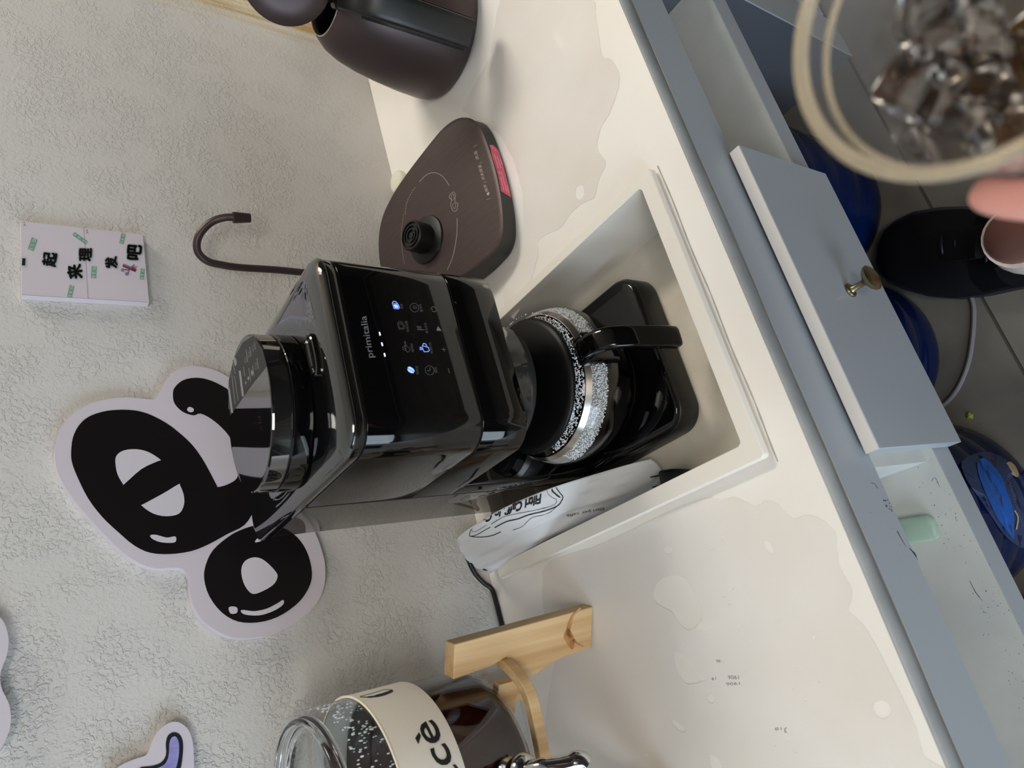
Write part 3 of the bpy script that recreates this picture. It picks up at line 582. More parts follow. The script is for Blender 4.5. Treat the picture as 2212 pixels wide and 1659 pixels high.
for pts in ([(100, 480), (150, 730)], [(90, 760), (150, 1265)], [(135, 765), (205, 1210)], [(300, 605), (322, 775)], [(395, 625), (428, 860)], [(460, 580), (490, 770)], [(345, 290), (375, 520)], [(408, 245), (435, 425)], [(540, 450), (568, 645)], [(492, 160), (515, 295)]):
    A, B = z5(pts); n_ = max(2, int(math.hypot(B[0] - A[0], B[1] - A[1]) / 3.2)); 
    for k in range(n_):
        t0, t1 = k / n_, (k + .7) / n_; stroke_px(bm, [(A[0] + (B[0] - A[0]) * t0, A[1] + (B[1] - A[1]) * t0), (A[0] + (B[0] - A[0]) * t1, A[1] + (B[1] - A[1]) * t1)], 1.4, SL2)
for pts in ([(60, 640), (80, 620), (95, 680), (85, 740), (65, 700)], [(320, 460), (345, 430), (345, 520), (325, 525)], [(385, 360), (405, 330), (410, 400), (392, 440)], [(450, 260), (470, 205), (485, 260), (472, 330)], [(505, 580), (520, 525), (545, 570), (530, 640), (510, 640)]): stroke_px(bm, z5(pts), .5, SL2, close=True)
decal('lid_print', bm, M['print_grey'], hlid)
bm = bmesh.new(); random.seed(9)
for k in range(16):
    X, Y = random.gauss(560, 5), random.gauss(915, 14); p = az(X, Y, 0.3960)
    bmesh.ops.create_icosphere(bm, subdivisions=1, radius=random.uniform(.0002, .0005), matrix=Matrix.Translation(p))
tag(new('coffee_dust', bm_me(bm), M['bean'], hlid), None, None, None, 'stuff')
# ------------------------------------------------------------------ carafe
CC = (0.3110, -0.2795)
cf = thing('carafe', (CC[0], CC[1], -0.0368), 'round glass carafe of black coffee with black lid and handle on the machine\'s hot plate', 'carafe')
cup_prof = [(0.0, 0.0), (0.070, 0.0), (0.077, 0.002), (0.084, 0.010), (0.0925, 0.030), (0.0985, 0.052), (0.0990, 0.066), (0.0955, 0.079), (0.0885, 0.089), (0.0810, 0.0965), (0.0790, 0.101)]
lathe('glass_body', cup_prof, (CC[0], CC[1], -0.0366), M['thin_glass'], cf, 72, caps=False, ang=80)
lathe('coffee_fill', [(0.0, 0.0), (0.069, 0.0), (0.0760, 0.002), (0.0830, 0.010), (0.0915, 0.030), (0.0975, 0.052), (0.0978, 0.0655), (0.0, 0.0655)], (CC[0], CC[1], -0.0358), M['coffee'], cf, 72, caps=False)
def rad(z):
    z -= -0.0366
    for (r0, z0), (r1, z1) in zip(cup_prof[1:-1], cup_prof[2:]):
        if z0 <= z <= z1: return r0 + (r1 - r0) * (z - z0) / (z1 - z0)
    return .09
bm = bmesh.new(); random.seed(21)
for k in range(7600):
    z = random.uniform(0.0290, 0.0650); a = random.uniform(-PI, 0.45 * PI)
    if 0.0485 < z < 0.0545: continue
    r = random.uniform(0.0004, 0.0011); R_ = rad(z) - 0.0013
    bmesh.ops.create_icosphere(bm, subdivisions=1, radius=r, matrix=Matrix.Translation((CC[0] + R_ * math.cos(a), CC[1] + R_ * math.sin(a), z)))
fo = new('froth_bubbles', bm_me(bm), M['drop'], cf, smooth=True); fo['kind'] = 'stuff'
lathe('foam_ring', [(rad(.0300) - .0022, .0295), (rad(.036) - .0022, .036), (rad(.047) - .0022, .047)], (CC[0], CC[1], 0), mat('foam', (150, 147, 142), 0.35), cf, 72, caps=False)
rs, rb = rad(.0485) + .0004, rad(.0540) + .0004
lathe('steel_band', [(rs - .0004, .0482), (rs + .0006, .0484), (rb + .0008, .0545), (rb - .0002, .0547)], (CC[0], CC[1], 0), M['steel'], cf, 72, caps=False)
lathe('lid', [(0.0, 0.0), (0.0800, 0.0), (0.0825, 0.0015), (0.0828, 0.0045), (0.0815, 0.0065), (0.076, 0.0085), (0.055, 0.0115), (0.0, 0.0125)], (CC[0], CC[1], 0.0635), M['matte'], cf, 72, caps=False, ang=40)
br = Vector((0.02, -1, 0)).normalized()
p_ = [Vector((CC[0], CC[1], 0)) + br * 0.096]
hb = bmesh.new(); sd = Vector((-br.y, br.x, 0))
lps = []
for (o1, w_, h0, h1) in ((0.086, .0185, .0080, .0600), (0.1010, .0185, .0080, .0600), (0.1035, .0165, .0105, .0580)):
    c_ = Vector((CC[0], CC[1], 0)) + br * o1; q = rrect(-w_, w_, h0, h1, .006, 4); lps.append([tuple(c_ + sd * a + Vector((0, 0, b))) for a, b in q])
loft_bm(hb, lps); hbo = sharp(new('handle_bracket', bm_me(hb), M['black'], cf), 40)
hx = lambda X, Y, x: ax(X, Y, x)
hpts = spline([hx(1258, 762, .3120) + Vector((0, .006, 0)), hx(1264, 752, .3115), hx(1285, 740, .3095), hx(1315, 731, .3065), hx(1355, 728, .3030), hx(1400, 728, .3005), hx(1440, 728, .2990), hx(1462, 729, .2985)], 5)
ho = tube('handle', hpts, [0.0135] * (len(hpts) - 1) + [0.0125], M['black'], cf, 24, flat=(0.95, 0.52), up=(0, -0.5, 0.9), ang=60)
# ------------------------------------------------------------------ filter paper bag
bag = thing('filter_bag', (0.17, -0.2, -0.077), 'crumpled white plastic bag of coffee filters wedged between machine and basin rim', 'bag')
G = [[(.1985, -.308, -.068), (.186, -.312, -.073), (.172, -.312, -.076)], [(.1990, -.280, -.034), (.177, -.283, -.050), (.150, -.275, -.060)], [(.1990, -.222, .022), (.176, -.218, .004), (.149, -.212, -.030)],
     [(.1975, -.165, .053), (.170, -.155, .034), (.1465, -.150, -.004)], [(.1920, -.110, .073), (.162, -.098, .050), (.143, -.090, .016)], [(.1850, -.076, .084), (.158, -.050, .058), (.138, -.040, .020)], [(.180, -.072, .084), (.158, -.038, .052), (.139, -.028, .014)]]
G = [[Vector(p) for p in r] for r in G]
def crow(t, col):
    p = spline([r[col] for r in G], 8); k = t * (len(p) - 1); i = min(int(k), len(p) - 2); return p[i].lerp(p[i + 1], k - i)
nu, nv = 56, 22; bm = bmesh.new(); random.seed(4); gr = []
for i in range(nu + 1):
    u = i / nu; a, b, c = crow(u, 0), crow(u, 1), crow(u, 2); row = []
    for j in range(nv + 1):
        v = j / nv; p = a * ((1 - v) * (1 - 2 * v)) + b * (4 * v * (1 - v)) + c * (v * (2 * v - 1))
        n_ = Vector((-.6, -.1, .75)).normalized()
        w_ = 0.0016 * math.sin(u * 31 + v * 9) * math.sin(v * 13 + 2 * u) + 0.0012 * abs(math.sin(u * 13 - v * 17)) + .0022 * math.sin(v * 21 + u * 6) * (v > .55)
        fade = min(1, 6 * v, 6 * u + .3, 5 * (1 - u) + .4); row.append(bm.verts.new(p + n_ * (w_ * fade)))
    gr.append(row)
for i in range(nu):
    for j in range(nv): bm.faces.new((gr[i][j], gr[i + 1][j], gr[i + 1][j + 1], gr[i][j + 1]))
sh = new('bag_film', bm_me(bm), M['paper'], bag, smooth=True); sl_ = sh.modifiers.new('s', 'SOLIDIFY'); sl_.thickness = 0.0008; sl_.offset = -1
SB = Surf(bvh=bvh_of([sh]), lift=0.0006)
bm = bmesh.new()
text_px(bm, 'Filtri Caffè in Ca', SB, (1170, 1067), (-128, 45), (-3, 27), 0.045, cuts=1)
z3b = lambda l: zz(960, 1000, 5.53, l)
for pts, w_ in (([(1345, 245), (1335, 290), (1375, 350), (1415, 400), (1400, 450), (1350, 510), (1200, 570), (1000, 620), (880, 665), (740, 700), (600, 770)], 2.2), ([(1290, 262), (1285, 310), (1310, 355), (1380, 410)], 3.0), ([(1228, 285), (1230, 350), (1270, 400), (1340, 440), (1310, 500), (1150, 550), (900, 600), (720, 640), (560, 730)], .9),
               ([(1380, 480), (1240, 600), (1060, 645), (990, 700), (930, 760), (820, 800)], .9), ([(320, 790), (303, 870), (380, 860), (470, 810), (550, 765)], 1.6), ([(303, 872), (400, 885), (520, 875), (600, 855), (675, 822)], 1.8), ([(335, 775), (335, 815), (380, 815), (440, 780), (510, 735)], .8)): stroke_px(bm, z3b(pts), w_, SB, n=5)
for k in range(9): stroke_px(bm, z3b([(1278 + 14 * k, 320 + 10 * k), (1290 + 13 * k, 352 + 8 * k)]), .9, SB)
text_px(bm, 'filtri per caffè', SB, (1305, 1096), (-82, 15), (3, 9), cuts=1)
decal('bag_print', bm, M['ink'], bag)
# ------------------------------------------------------------------ plug and cords
pg = thing('power_plug', (0.165, -0.33, -0.0775), 'black two-pin mains plug lying in the basin under its left rim', 'plug')
pa = az(1436, 1036, -0.066); pd_ = (az(1402, 1043, -0.066) - pa).normalized(); ps = Vector((-pd_.y, pd_.x, 0))
bm = bmesh.new(); loft_bm(bm, [[tuple(pa + pd_ * t + ps * a + Vector((0, 0, b))) for a, b in rrect(-w_, w_, -h_, h_, .003, 3)] for t, w_, h_ in ((-.048, .004, .004), (-.04, .006, .005), (-.018, .0105, .0065), (0, .0115, .0075), (.002, .0105, .0065))])
sharp(new('plug_body', bm_me(bm), M['cord'], pg), 40)
for s_ in (-.0062, .0062):
    bm = bmesh.new(); q = pa + ps * s_; loft_bm(bm, [[tuple(q + pd_ * t + ps * a + Vector((0, 0, b))) for a, b in ((-.0008, -.003), (.0008, -.003), (.0008, .003), (-.0008, .003))] for t in (.002, .020)]); new('prong', bm_me(bm), M['cord'], pg)
tube('plug_cord', spline([pa - pd_ * .046, (.157, -.385, -.0715), (.154, -.43, -.073), (.160, -.470, -.0725)], 6), .0028, M['cord'], pg, 8)
cd = tube('power_cord', spline([(0.196, -0.030, 0.012), ay(1012, 1195, -.026), ay(1014, 1214, -.022), ay(1026, 1238, -.014), ay(1044, 1258, -.009), ay(1062, 1272, -.006), (.10, -.0065, .0040), (.06, -.0065, .0036)], 6), .0035, M['cord'], cm, 10)
cd = tube('power_cord', spline([(0.196, -0.034, 0.0165), (.176, -.030, .0185), ay(1045, 1205, -.030), ay(1060, 1216, -.034), ay(1058, 1226, -.038), ay(1046, 1226, -.030), (.158, -.016, .0042), (.175, -.012, .004)], 6), .0035, M['cord'], cm, 10)
# ------------------------------------------------------------------ kettle base with swivel filling spout
kb = thing('kettle_dock', (0.655, -0.15, 0.0), 'dark brown rounded kettle dock with black connector and tall filling spout', 'kettle dock')
SL_ = 0.18
def bz(x, y): return 0.0235 + SL_ * (y + .2865)
outl = [(0.533, -.215), (0.534, -.247), (0.546, -.266), (0.568, -.276), (0.593, -.282), (0.625, -.2865), (0.661, -.2885), (0.698, -.2875), (0.721, -.285), (0.746, -.276), (0.761, -.263), (0.772, -.246), (0.778, -.220), (0.776, -.190), (0.768, -.137), (0.759, -.095), (0.750, -.070), (0.735, -.044), (0.708, -.024), (0.672, -.014), (0.640, -.014), (0.604, -.024), (0.577, -.044), (0.562, -.070), (0.553, -.095), (0.544, -.137), (0.535, -.190)]
cx_, cy_ = .655, -.15
def kl(s, dz, floor_=None):
    out = []
    for x, y in closed(outl, 3):
        x2, y2 = cx_ + (x - cx_) * s, cy_ + (y - cy_) * s; out.append((x2, y2, floor_ if floor_ is not None else bz(x2, y2) + dz))
    return out
loft('base_body', [kl(.975, 0, .0008), kl(.99, 0, .003), kl(.992, -.0022)], M['base_side'], kb, ang=40)
loft('base_top', [kl(.992, -.0022), kl(1.0, -.0014), kl(1.0, -.0004), kl(.992, 0.0002), kl(.95, 0.0003)], M['brown_top'], kb, ang=50)
def onb(X, Y, dz=0.0):
    r = ray(X, Y); t = (0.0238 + dz + SL_ * (CAM.y + .2865) - CAM.z) / (r.z - SL_ * r.y); return CAM + r * t
SK = Surf(fn=lambda X, Y: onb(X, Y), lift=0.0005)
kn = Vector((0, -SL_, 1)).normalized(); cc = onb(922, 518)
co = lathe('connector', [(0.0, 0.0), (0.0375, 0.0), (0.0380, 0.001), (0.0370, 0.003), (0.030, 0.0045), (0.0235, 0.005), (0.0235, 0.030), (0.0220, 0.0315), (0.0205, 0.0315), (0.0205, 0.0285), (0.0165, 0.0285), (0.0165, 0.0315), (0.0145, 0.0315), (0.0145, 0.0285), (0.0105, 0.0285), (0.0105, 0.0315), (0.0085, 0.0315), (0.0085, 0.0285), (0.0045, 0.0285), (0.0045, 0.0305), (0.0, 0.0305)], cc, M['satin'], kb, 48, axis=tuple(kn), caps=False, ang=30)
bm = bmesh.new(); zk = lambda l: zz(780, 220, 3.95, l)
stroke_px(bm, zk([(495, 685), (560, 622), (630, 605), (700, 640), (752, 715)]), .9, SK); stroke_px(bm, zk([(820, 990), (815, 1150), (782, 1320), (735, 1435)]), .9, SK)
stroke_px(bm, zk([(365, 960), (345, 1100), (350, 1260), (370, 1380)]), .4, SK)
for a, b, c in (([(760, 790), (790, 768), (805, 800), (800, 850), (825, 870), (815, 925), (785, 930), (765, 880), (772, 840), (752, 815)], .8, 4), ([(770, 800), (788, 785), (792, 830), (772, 838)], .7, 2), ([(782, 880), (800, 862), (808, 890), (795, 915)], .7, 2)): stroke_px(bm, zk(a), b, SK, close=True, n=c)
for s_, a, b in (('加水', (1085, 765), (1062, 700)), ('开关保温', (1058, 662), (1020, 535)), ('选温', (1005, 490), (985, 415))):
    A, B = zk([a, b]); text_px(bm, s_, SK, A, (B[0] - A[0], B[1] - A[1]), (-7.5, 2.4))
fill_px(bm, zk([(1070, 785), (1085, 768), (1096, 775), (1090, 796), (1078, 797)]), SK)
for a, b in (((1070, 835), (1108, 822)), ((1010, 525), (1030, 515)), ((962, 385), (985, 368)), ((1045, 690), (1070, 680))): stroke_px(bm, zk([a, b]), .6, SK)
for k in range(12):
    t = k / 12; X, Y = 375 + 95 * t * t, 960 - 240 * t; stroke_px(bm, zk([(X, Y), (X + 4, Y - 12)]), .9, SK)
decal('base_print', bm, M['base_print'], kb)
SP = Surf(bvh=bvh_of([o for o in kb.children if o.name.startswith('base_body')]), lift=0.0006)
bm = bmesh.new(); zp = lambda l: zz(1040, 290, 11.06, l)
P0, P1 = [(178, 262), (212, 350), (225, 430), (300, 740), (370, 1040), (440, 1330), (470, 1370)], [(262, 258), (350, 330), (412, 410), (520, 760), (590, 1040), (690, 1430), (698, 1515)]
n_ = 24
def pl(P, t):
    k = t * (len(P) - 1); i = min(int(k), len(P) - 2); return (P[i][0] + (P[i + 1][0] - P[i][0]) * (k - i), P[i][1] + (P[i + 1][1] - P[i][1]) * (k - i))
rws = []
for i in range(n_ + 1):
    a, b = pl(P0, i / n_), pl(P1, i / n_); rw = []
    for j in range(5):
        t = j / 4; q = SP(*zp([(a[0] + (b[0] - a[0]) * t, a[1] + (b[1] - a[1]) * t)])[0]); rw.append(bm.verts.new(q) if q else None)
    rws.append(rw)
for a, b in zip(rws[:-1], rws[1:]):
    for j in range(4):
        if None not in (a[j], b[j], b[j + 1], a[j + 1]): bm.faces.new((a[j], b[j], b[j + 1], a[j + 1]))
stk = decal('pink_sticker', bm, M['pink'], kb)
SP2 = Surf(bvh=SP.bvh, lift=0.0010); bm = bmesh.new()
for a, b in (((300, 490), (395, 820)), ((365, 540), (455, 820)), ((440, 600), (490, 740)), ((410, 900), (440, 970)), ((450, 1030), (525, 1340)), ((465, 900), (590, 1370)), ((600, 1230), (635, 1405)), ((235, 300), (290, 370)), ((305, 370), (350, 410))):
    A, B = zp([a, b]); k_ = max(2, int(math.hypot(B[0] - A[0], B[1] - A[1]) / 2.6))
    for k in range(k_): stroke_px(bm, [(A[0] + (B[0] - A[0]) * k / k_, A[1] + (B[1] - A[1]) * k / k_), (A[0] + (B[0] - A[0]) * (k + .72) / k_, A[1] + (B[1] - A[1]) * (k + .72) / k_)], 1.3, SP2)
decal('sticker_print', bm, M['pink_print'], kb)
sx0 = Vector((0.6170, -0.0300, 0))
gp = [sx0 + Vector((0, 0, .0695)), sx0 + Vector((0, 0, .15)), sx0 + Vector((0, 0, .25)), ay(520, 578, -.030), ay(478, 572, -.031), ay(448, 564, -.034), ay(428, 545, -.040), ay(426, 520, -.050), ay(438, 497, -.060), ay(460, 478, -.070), ay(485, 470, -.078), ay(503, 469.5, -.083), ay(512, 469.5, -.084)]
tube('filling_spout', spline(gp, 6), .0052, M['brown'], kb, 16, ang=80)
tube('spout_nozzle', [ay(503, 470, -.083), ay(510, 470, -.0835), ay(541, 471, -.0865)], [.0078, .0078, .0062], M['brown'], kb, 20, ang=50)
# cream cap behind the base
tag(lathe('round_cap', [(0.0, 0.0), (0.017, 0.0), (0.020, 0.003), (0.021, 0.008), (0.019, 0.013), (0.014, 0.0155), (0.0, 0.016)], (0.832, -0.027, 0.0005), M['cream'], None, 36, caps=False, ang=60), 'small round cream plastic cap behind the kettle base at the wall', 'cap')
# ------------------------------------------------------------------ kettle
KC = (0.9615, -0.2435)
kt = thing('kettle', (KC[0], KC[1], 0.0), 'dark brown metal kettle with open lid and black handle at the end of the worktop', 'kettle')
kp_ = [(0.0, 0.0005), (0.094, 0.0005), (0.1005, 0.003), (0.1045, 0.012), (0.1055, 0.028), (0.1035, 0.060), (0.0985, 0.100), (0.0925, 0.135), (0.0850, 0.163), (0.0760, 0.183), (0.0660, 0.195), (0.0595, 0.2005), (0.0582, 0.2012), (0.0570, 0.2005), (0.0566, 0.194), (0.072, 0.170), (0.086, 0.13), (0.098, 0.05), (0.096, 0.008), (0.0, 0.006)]
kbody = lathe('kettle_body', kp_, (KC[0], KC[1], 0), M['brown'], kt, 72, caps=False, ang=60)
lathe('steel_rim', [(0.0578, 0.2006), (0.0590, 0.2012), (0.0586, 0.2022), (0.0572, 0.2022), (0.0566, 0.2008)], (KC[0], KC[1], 0), M['steel'], kt, 72, caps=False)
hd = Vector((-.78, -.626, 0)); K3 = Vector((KC[0], KC[1], 0))
tube('kettle_handle', spline([K3 + hd * .060 + Vector((0, 0, .206)), K3 + hd * .095 + Vector((0, 0, .208)), K3 + hd * .132 + Vector((0, 0, .194)), K3 + hd * .148 + Vector((0, 0, .160)), K3 + hd * .155 + Vector((0, 0, .11)), K3 + hd * .158 + Vector((0, 0, .045))], 6), [.020] * 31, M['satin'], kt, 24, flat=(1.0, .42), up=(hd.x, hd.y, .001), ang=60)
tube('handle_strip', spline([K3 + hd * .118 + Vector((0, 0, .190)), K3 + hd * .136 + Vector((0, 0, .158)), K3 + hd * .143 + Vector((0, 0, .11)), K3 + hd * .146 + Vector((0, 0, .043))], 5), .018, M['matte'], kt, 16, flat=(1.3, .25), up=(hd.x, hd.y, .001))
box_c = K3 + hd * .058 + Vector((0, 0, .198))
tube('lid_hinge', [box_c + Vector((hd.y, -hd.x, 0)) * .016, box_c - Vector((hd.y, -hd.x, 0)) * .016], .0085, M['matte'], kt, 16)
ln = Vector((-.80, -.58, .14)).normalized(); lc = K3 + hd * .062 + Vector((0, 0, .2805))
kl_ = lathe('kettle_lid', [(0.0, -.006), (0.056, -.006), (0.0600, -.003), (0.0605, .001), (0.058, .0035), (0.035, .006), (0.0, .007)], lc, M['brown'], kt, 56, axis=tuple(ln), caps=False, ang=50)
tube('lid_arm', spline([box_c + Vector((0, 0, .004)), box_c + hd * .008 + Vector((0, 0, .03)), lc + ln * .012 + Vector((0, 0, -.02)), lc + ln * .012 + Vector((0, 0, .035))], 5), .009, M['matte'], kt, 16, flat=(1.5, .5), up=tuple(ln))
# ------------------------------------------------------------------ glass dispenser on its bamboo stand
JC = (-0.0845, -0.1165)
jd = thing('drink_dispenser', (JC[0], JC[1], 0.1445), 'glass drink dispenser of dark tea with a cream leather belt and chrome tap', 'dispenser')
gb = lathe('glass_body', [(0.0, 0.0), (0.088, 0.0), (0.097, 0.003), (0.103, 0.010), (0.106, 0.022), (0.1065, 0.160), (0.105, 0.176), (0.1010, 0.188), (0.0990, 0.1945)], (JC[0], JC[1], 0.1450), M['thin_glass'], jd, 80, caps=False, ang=80)
lathe('tea_fill', [(0.0, 0.0), (0.086, 0.0), (0.095, 0.003), (0.101, 0.010), (0.104, 0.022), (0.1045, 0.118), (0.0, 0.118)], (JC[0], JC[1], 0.1468), M['tea'], jd, 80, caps=False)
lathe('glass_rim', [(0.0975, 0.0), (0.1005, .001), (0.1012, .004), (0.0995, .0065), (0.0965, .0065), (.0955, .003)], (JC[0], JC[1], 0.3375), M['glass'], jd, 80, caps=False, ang=80)
lathe('glass_lid', [(0.0, .004), (.05, .0035), (0.088, .002), (0.094, .0015), (0.0965, .003), (0.0985, .006), (0.1000, .0095), (0.0985, .012), (.0955, .0125), (.0935, .0105), (.092, .006), (.088, .0045), (.05, .006), (0, .0065)], (JC[0], JC[1], 0.3390), M['glass'], jd, 80, caps=False, ang=80)
bl = lathe('leather_belt', [(0.1072, 0.0), (0.1086, 0.0004), (0.1090, 0.002), (0.1090, 0.064), (0.1086, 0.0656), (0.1072, 0.066)], (JC[0], JC[1], 0.2310), M['leather'], jd, 96, caps=False, ang=50)
lathe('belt_edge', [(0.1074, 0.0), (0.1094, 0.0002), (0.1096, 0.0014), (0.1074, 0.0018)], (JC[0], JC[1], 0.2958), M['leather_edge'], bl, 96, caps=False)
SJ = Surf(bvh=bvh_of([bl]), lift=0.0006)
bm = bmesh.new(); text_px(bm, 'Glacè', SJ, (1056, 1796), (-121, -243), (-76, 28), 0.008, cuts=3)
zj = lambda l: zz(590, 1260, 3.072, l)
DY = 62
stroke_px(bm, zj([(x_, y_ + DY) for x_, y_ in ((575, 695), (650, 694), (720, 680), (770, 662), (793, 652))]), [1.2, 3.0, 5, 5.5, 5.0, 4], SJ, n=6); stroke_px(bm, zj([(x_, y_ + DY) for x_, y_ in ((578, 690), (650, 672), (740, 646), (792, 648))]), .8, SJ, n=6)
decal('belt_lettering', bm, M['ink'], bl)
bm = bmesh.new(); random.seed(13)
for k in range(420):
    a = random.uniform(-PI, .1); z = 0.298 + .034 * random.random() ** .8; r = random.uniform(.0003, .0011)
    bmesh.ops.create_icosphere(bm, subdivisions=1, radius=r, matrix=Matrix.Translation((JC[0] + .1048 * math.cos(a), JC[1] + .1048 * math.sin(a), z)) @ Matrix.Scale(2.2, 4, (0, 0, 1)))
for k in range(260):
    a = random.uniform(0, 2 * PI); q = .09 * math.sqrt(random.random()); bmesh.ops.create_icosphere(bm, subdivisions=1, radius=random.uniform(.0003, .0012), matrix=Matrix.Translation((JC[0] + q * math.cos(a), JC[1] + q * math.sin(a), .3418)) @ Matrix.Scale(.5, 4, (0, 0, 1)))
cdn = new('condensation', bm_me(bm), M['drop'], jd, smooth=True); cdn['kind'] = 'stuff'
tpt = lathe('tap', [(0.0, -0.012), (0.016, -0.012), (0.017, -0.008), (0.013, -0.004), (0.012, 0.004), (0.016, 0.008), (0.0165, 0.014), (0.013, 0.020), (0.0, 0.0225)], (-0.0865, JC[1] - .119, 0.1830), M['chrome'], jd, 40, axis=(0, -1, 0), caps=False, ang=60)
tube('tap_spout', spline([(-.0865, JC[1] - .128, .183), (-.0865, JC[1] - .150, .176), ay(1215, 1652, -.278), ay(1250, 1643, -.284), ay(1262, 1650, -.285)], 6), [.009] * 8 + [.008] * 8 + [.0095] * 9, M['chrome'], jd, 18, ang=70)
sg = thing('dispenser_stand', (JC[0], JC[1], 0.0), 'bamboo stand with upright plank legs carrying the glass dispenser', 'stand')
def leg_plank(ang, stain=False):
    """one radial plank leg: local u = inwards, n = thickness"""
    R_ = Matrix.Rotation(ang, 3, 'Z'); u = R_ @ Vector((1, 0, 0)); n_ = R_ @ Vector((0, 1, 0)); c_ = Vector((JC[0], JC[1], 0))
    prof = [(.157, .0006), (.106, .0006), (.1085, .020), (.1145, .040), (.1245, .060), (.1255, .090), (.1225, .110), (.1190, .2030), (.158, .2060)]
    return [c_ + u * a + n_ * -.0055 + Vector((0, 0, b)) for a, b in prof], n_ * .011, u, n_
A1 = math.atan2(-.20 + .1165, .052 + .0845)
def leg_from(poly, nv_): return plate('leg', [[tuple(p) for p in poly]], nv_, M['bamboo'], sg)
wdir = Vector((-.92, .39, 0)).normalized(); ndir = Vector((.39, .92, 0)).normalized()
base_pt = az(1281, 1310, 0.0006)
def zfix(X, Y, s):   # point of the plank's front face plane
    r = ray(X, Y); t = (base_pt - CAM).dot(ndir) / r.dot(ndir); return CAM + r * t
face = [(1281, 1310), (1277, 1400), (1240, 1411), (1208, 1424), (1180, 1441), (1158, 1456), (1140, 1465), (1113, 1440), (1095, 1420), (1060, 1440), (979, 1468), (982, 1392)]
poly = [zfix(X, Y, 0) for X, Y in face]
off = ndir * .019
lg = plate('leg', [[tuple(p) for p in poly]], off, M['bamboo'], sg); bev(lg, .0012, 2, 50)
cen3 = Vector((JC[0], JC[1], 0))
for k in (1, 2, 3):
    Rm = Matrix.Rotation(k * PI / 2, 3, 'Z'); p2 = [cen3 + Rm @ (p - cen3) for p in poly]
    bev(plate('leg', [[tuple(p) for p in p2]], Rm @ off, M['bamboo'], sg), .0012, 2, 50)
bm = bmesh.new(); SLg = Surf(fn=lambda X, Y: zfix(X, Y, 0), lift=0.0005); zl = lambda l: zz(590, 1260, 3.072, l)
stroke_px(bm, zl([(2040, 165), (1990, 215), (1970, 270), (1960, 330), (1990, 370), (2020, 400), (2060, 420)]), [4, 6, 8, 8, 6, 3, 2], SLg, n=5); fill_px(bm, zl([(1955, 300), (1930, 350), (1950, 400), (1985, 440), (2000, 400), (1990, 340)]), SLg, 3)
decal('tea_stain', bm, M['bamboo_stain'], lg)
# cross bar visible in front of the jar and its crossing partner
q0 = az(1098, 1437, .133); q1 = az(1140, 1492, .126); q2 = az(1161, 1575, .124); q3 = az(1178, 1660, .124)
def barloft(name, pts, w_, h_):
    pts = spline(pts, 5); bm = bmesh.new(); lps = []
    for i, p in enumerate(pts):
        d = (pts[min(i + 1, len(pts) - 1)] - pts[max(i - 1, 0)]); d.z = 0; d.normalize(); s_ = Vector((-d.y, d.x, 0))
        lps.append([tuple(p + s_ * a + Vector((0, 0, b))) for a, b in ((-w_, -h_), (w_, -h_), (w_, h_), (-w_, h_))])
    loft_bm(bm, lps); return bev(new(name, bm_me(bm), M['bamboo'], sg), .001)
barloft('cross_bar', [q0 + Vector((.004, .012, 0)), q0, q1, q2, q3, q3 + (q3 - q2) * .9], .0050, .0068)
bz_ = Vector((0, 0, .130))
barloft('cross_bar', [cen3 + bz_ + Matrix.Rotation(math.radians(50), 3, 'Z') @ Vector((-.12, 0, 0)), cen3 + bz_ + Matrix.Rotation(math.radians(50), 3, 'Z') @ Vector((.12, 0, 0))], .0055, .014)
barloft('cross_bar', [cen3 + bz_ + Matrix.Rotation(math.radians(-36), 3, 'Z') @ Vector((-.12, 0, 0)), cen3 + bz_ + Matrix.Rotation(math.radians(-36), 3, 'Z') @ Vector((.10, 0, 0))], .0055, .0139)
# ------------------------------------------------------------------ wall signs
bd = thing('sign_board', (0.6, -0.001, 0.42), 'small upright lilac foam board with black characters and coloured stickers on the wall', 'sign')
fpx = [(44.8, 477.4), (308.4, 506.7), (322.0, 653.2), (47.0, 637.0)]
wall_plate('board', [fpx], -0.0112, -0.0005, [M['foamboard']], bd, 0)
SG = Surf(fn=lambda X, Y: ay(X, Y, -0.0112), lift=0.0004); SG2 = Surf(fn=lambda X, Y: ay(X, Y, -0.0112), lift=0.0008); SG3 = Surf(fn=lambda X, Y: ay(X, Y, -0.0112), lift=0.0012)
zb = lambda l: zz(0, 440, 6.144, l)
bm = bmesh.new(); stroke_px(bm, zb([(1113, 325), (1170, 1262)]), .7, SG); stroke_px(bm, zb([(290, 1210), (1975, 1308)]), .5, SG); decal('panel_lines', bm, M['grey_line'], bd)
chars = [('一', (352, 842), (352, 700), 62, 150), ('起', (720, 835), (745, 660), 0, 0), ('来', (1085, 985), (1060, 800), 0, 0), ('理', (1200, 760), (1205, 595), 0, 0), ('发', (1550, 850), (1530, 700), 0, 0), ('吧', (1850, 745), (1868, 555), 0, 0)]
halo = bmesh.new(); blk = bmesh.new()
for s_, a, b, _, _ in chars:
    A, B = zb([a, b]); v = (B[0] - A[0], B[1] - A[1]); ln_ = math.hypot(*v); upv = (v[1] / ln_ * ln_ * 1.12, -v[0] / ln_ * ln_ * 1.12)
    if s_ == '一':
        stroke_px(blk, zb([(318, 725), (312, 820)]), 7.0, SG2); stroke_px(halo, zb([(318, 705), (312, 840)]), 12.5, SG); continue
    
    for k in range(8): text_px(halo, s_, SG, (A[0] + 3.6 * math.cos(k * PI / 4), A[1] + 3.6 * math.sin(k * PI / 4)), v, upv)
    for k in range(6): text_px(blk, s_, SG2, (A[0] + 1.15 * math.cos(k * PI / 3), A[1] + 1.15 * math.sin(k * PI / 3)), v, upv)
decal('character_outlines', halo, M['halo'], bd); decal('characters', blk, M['ink'], bd)
bm = bmesh.new()
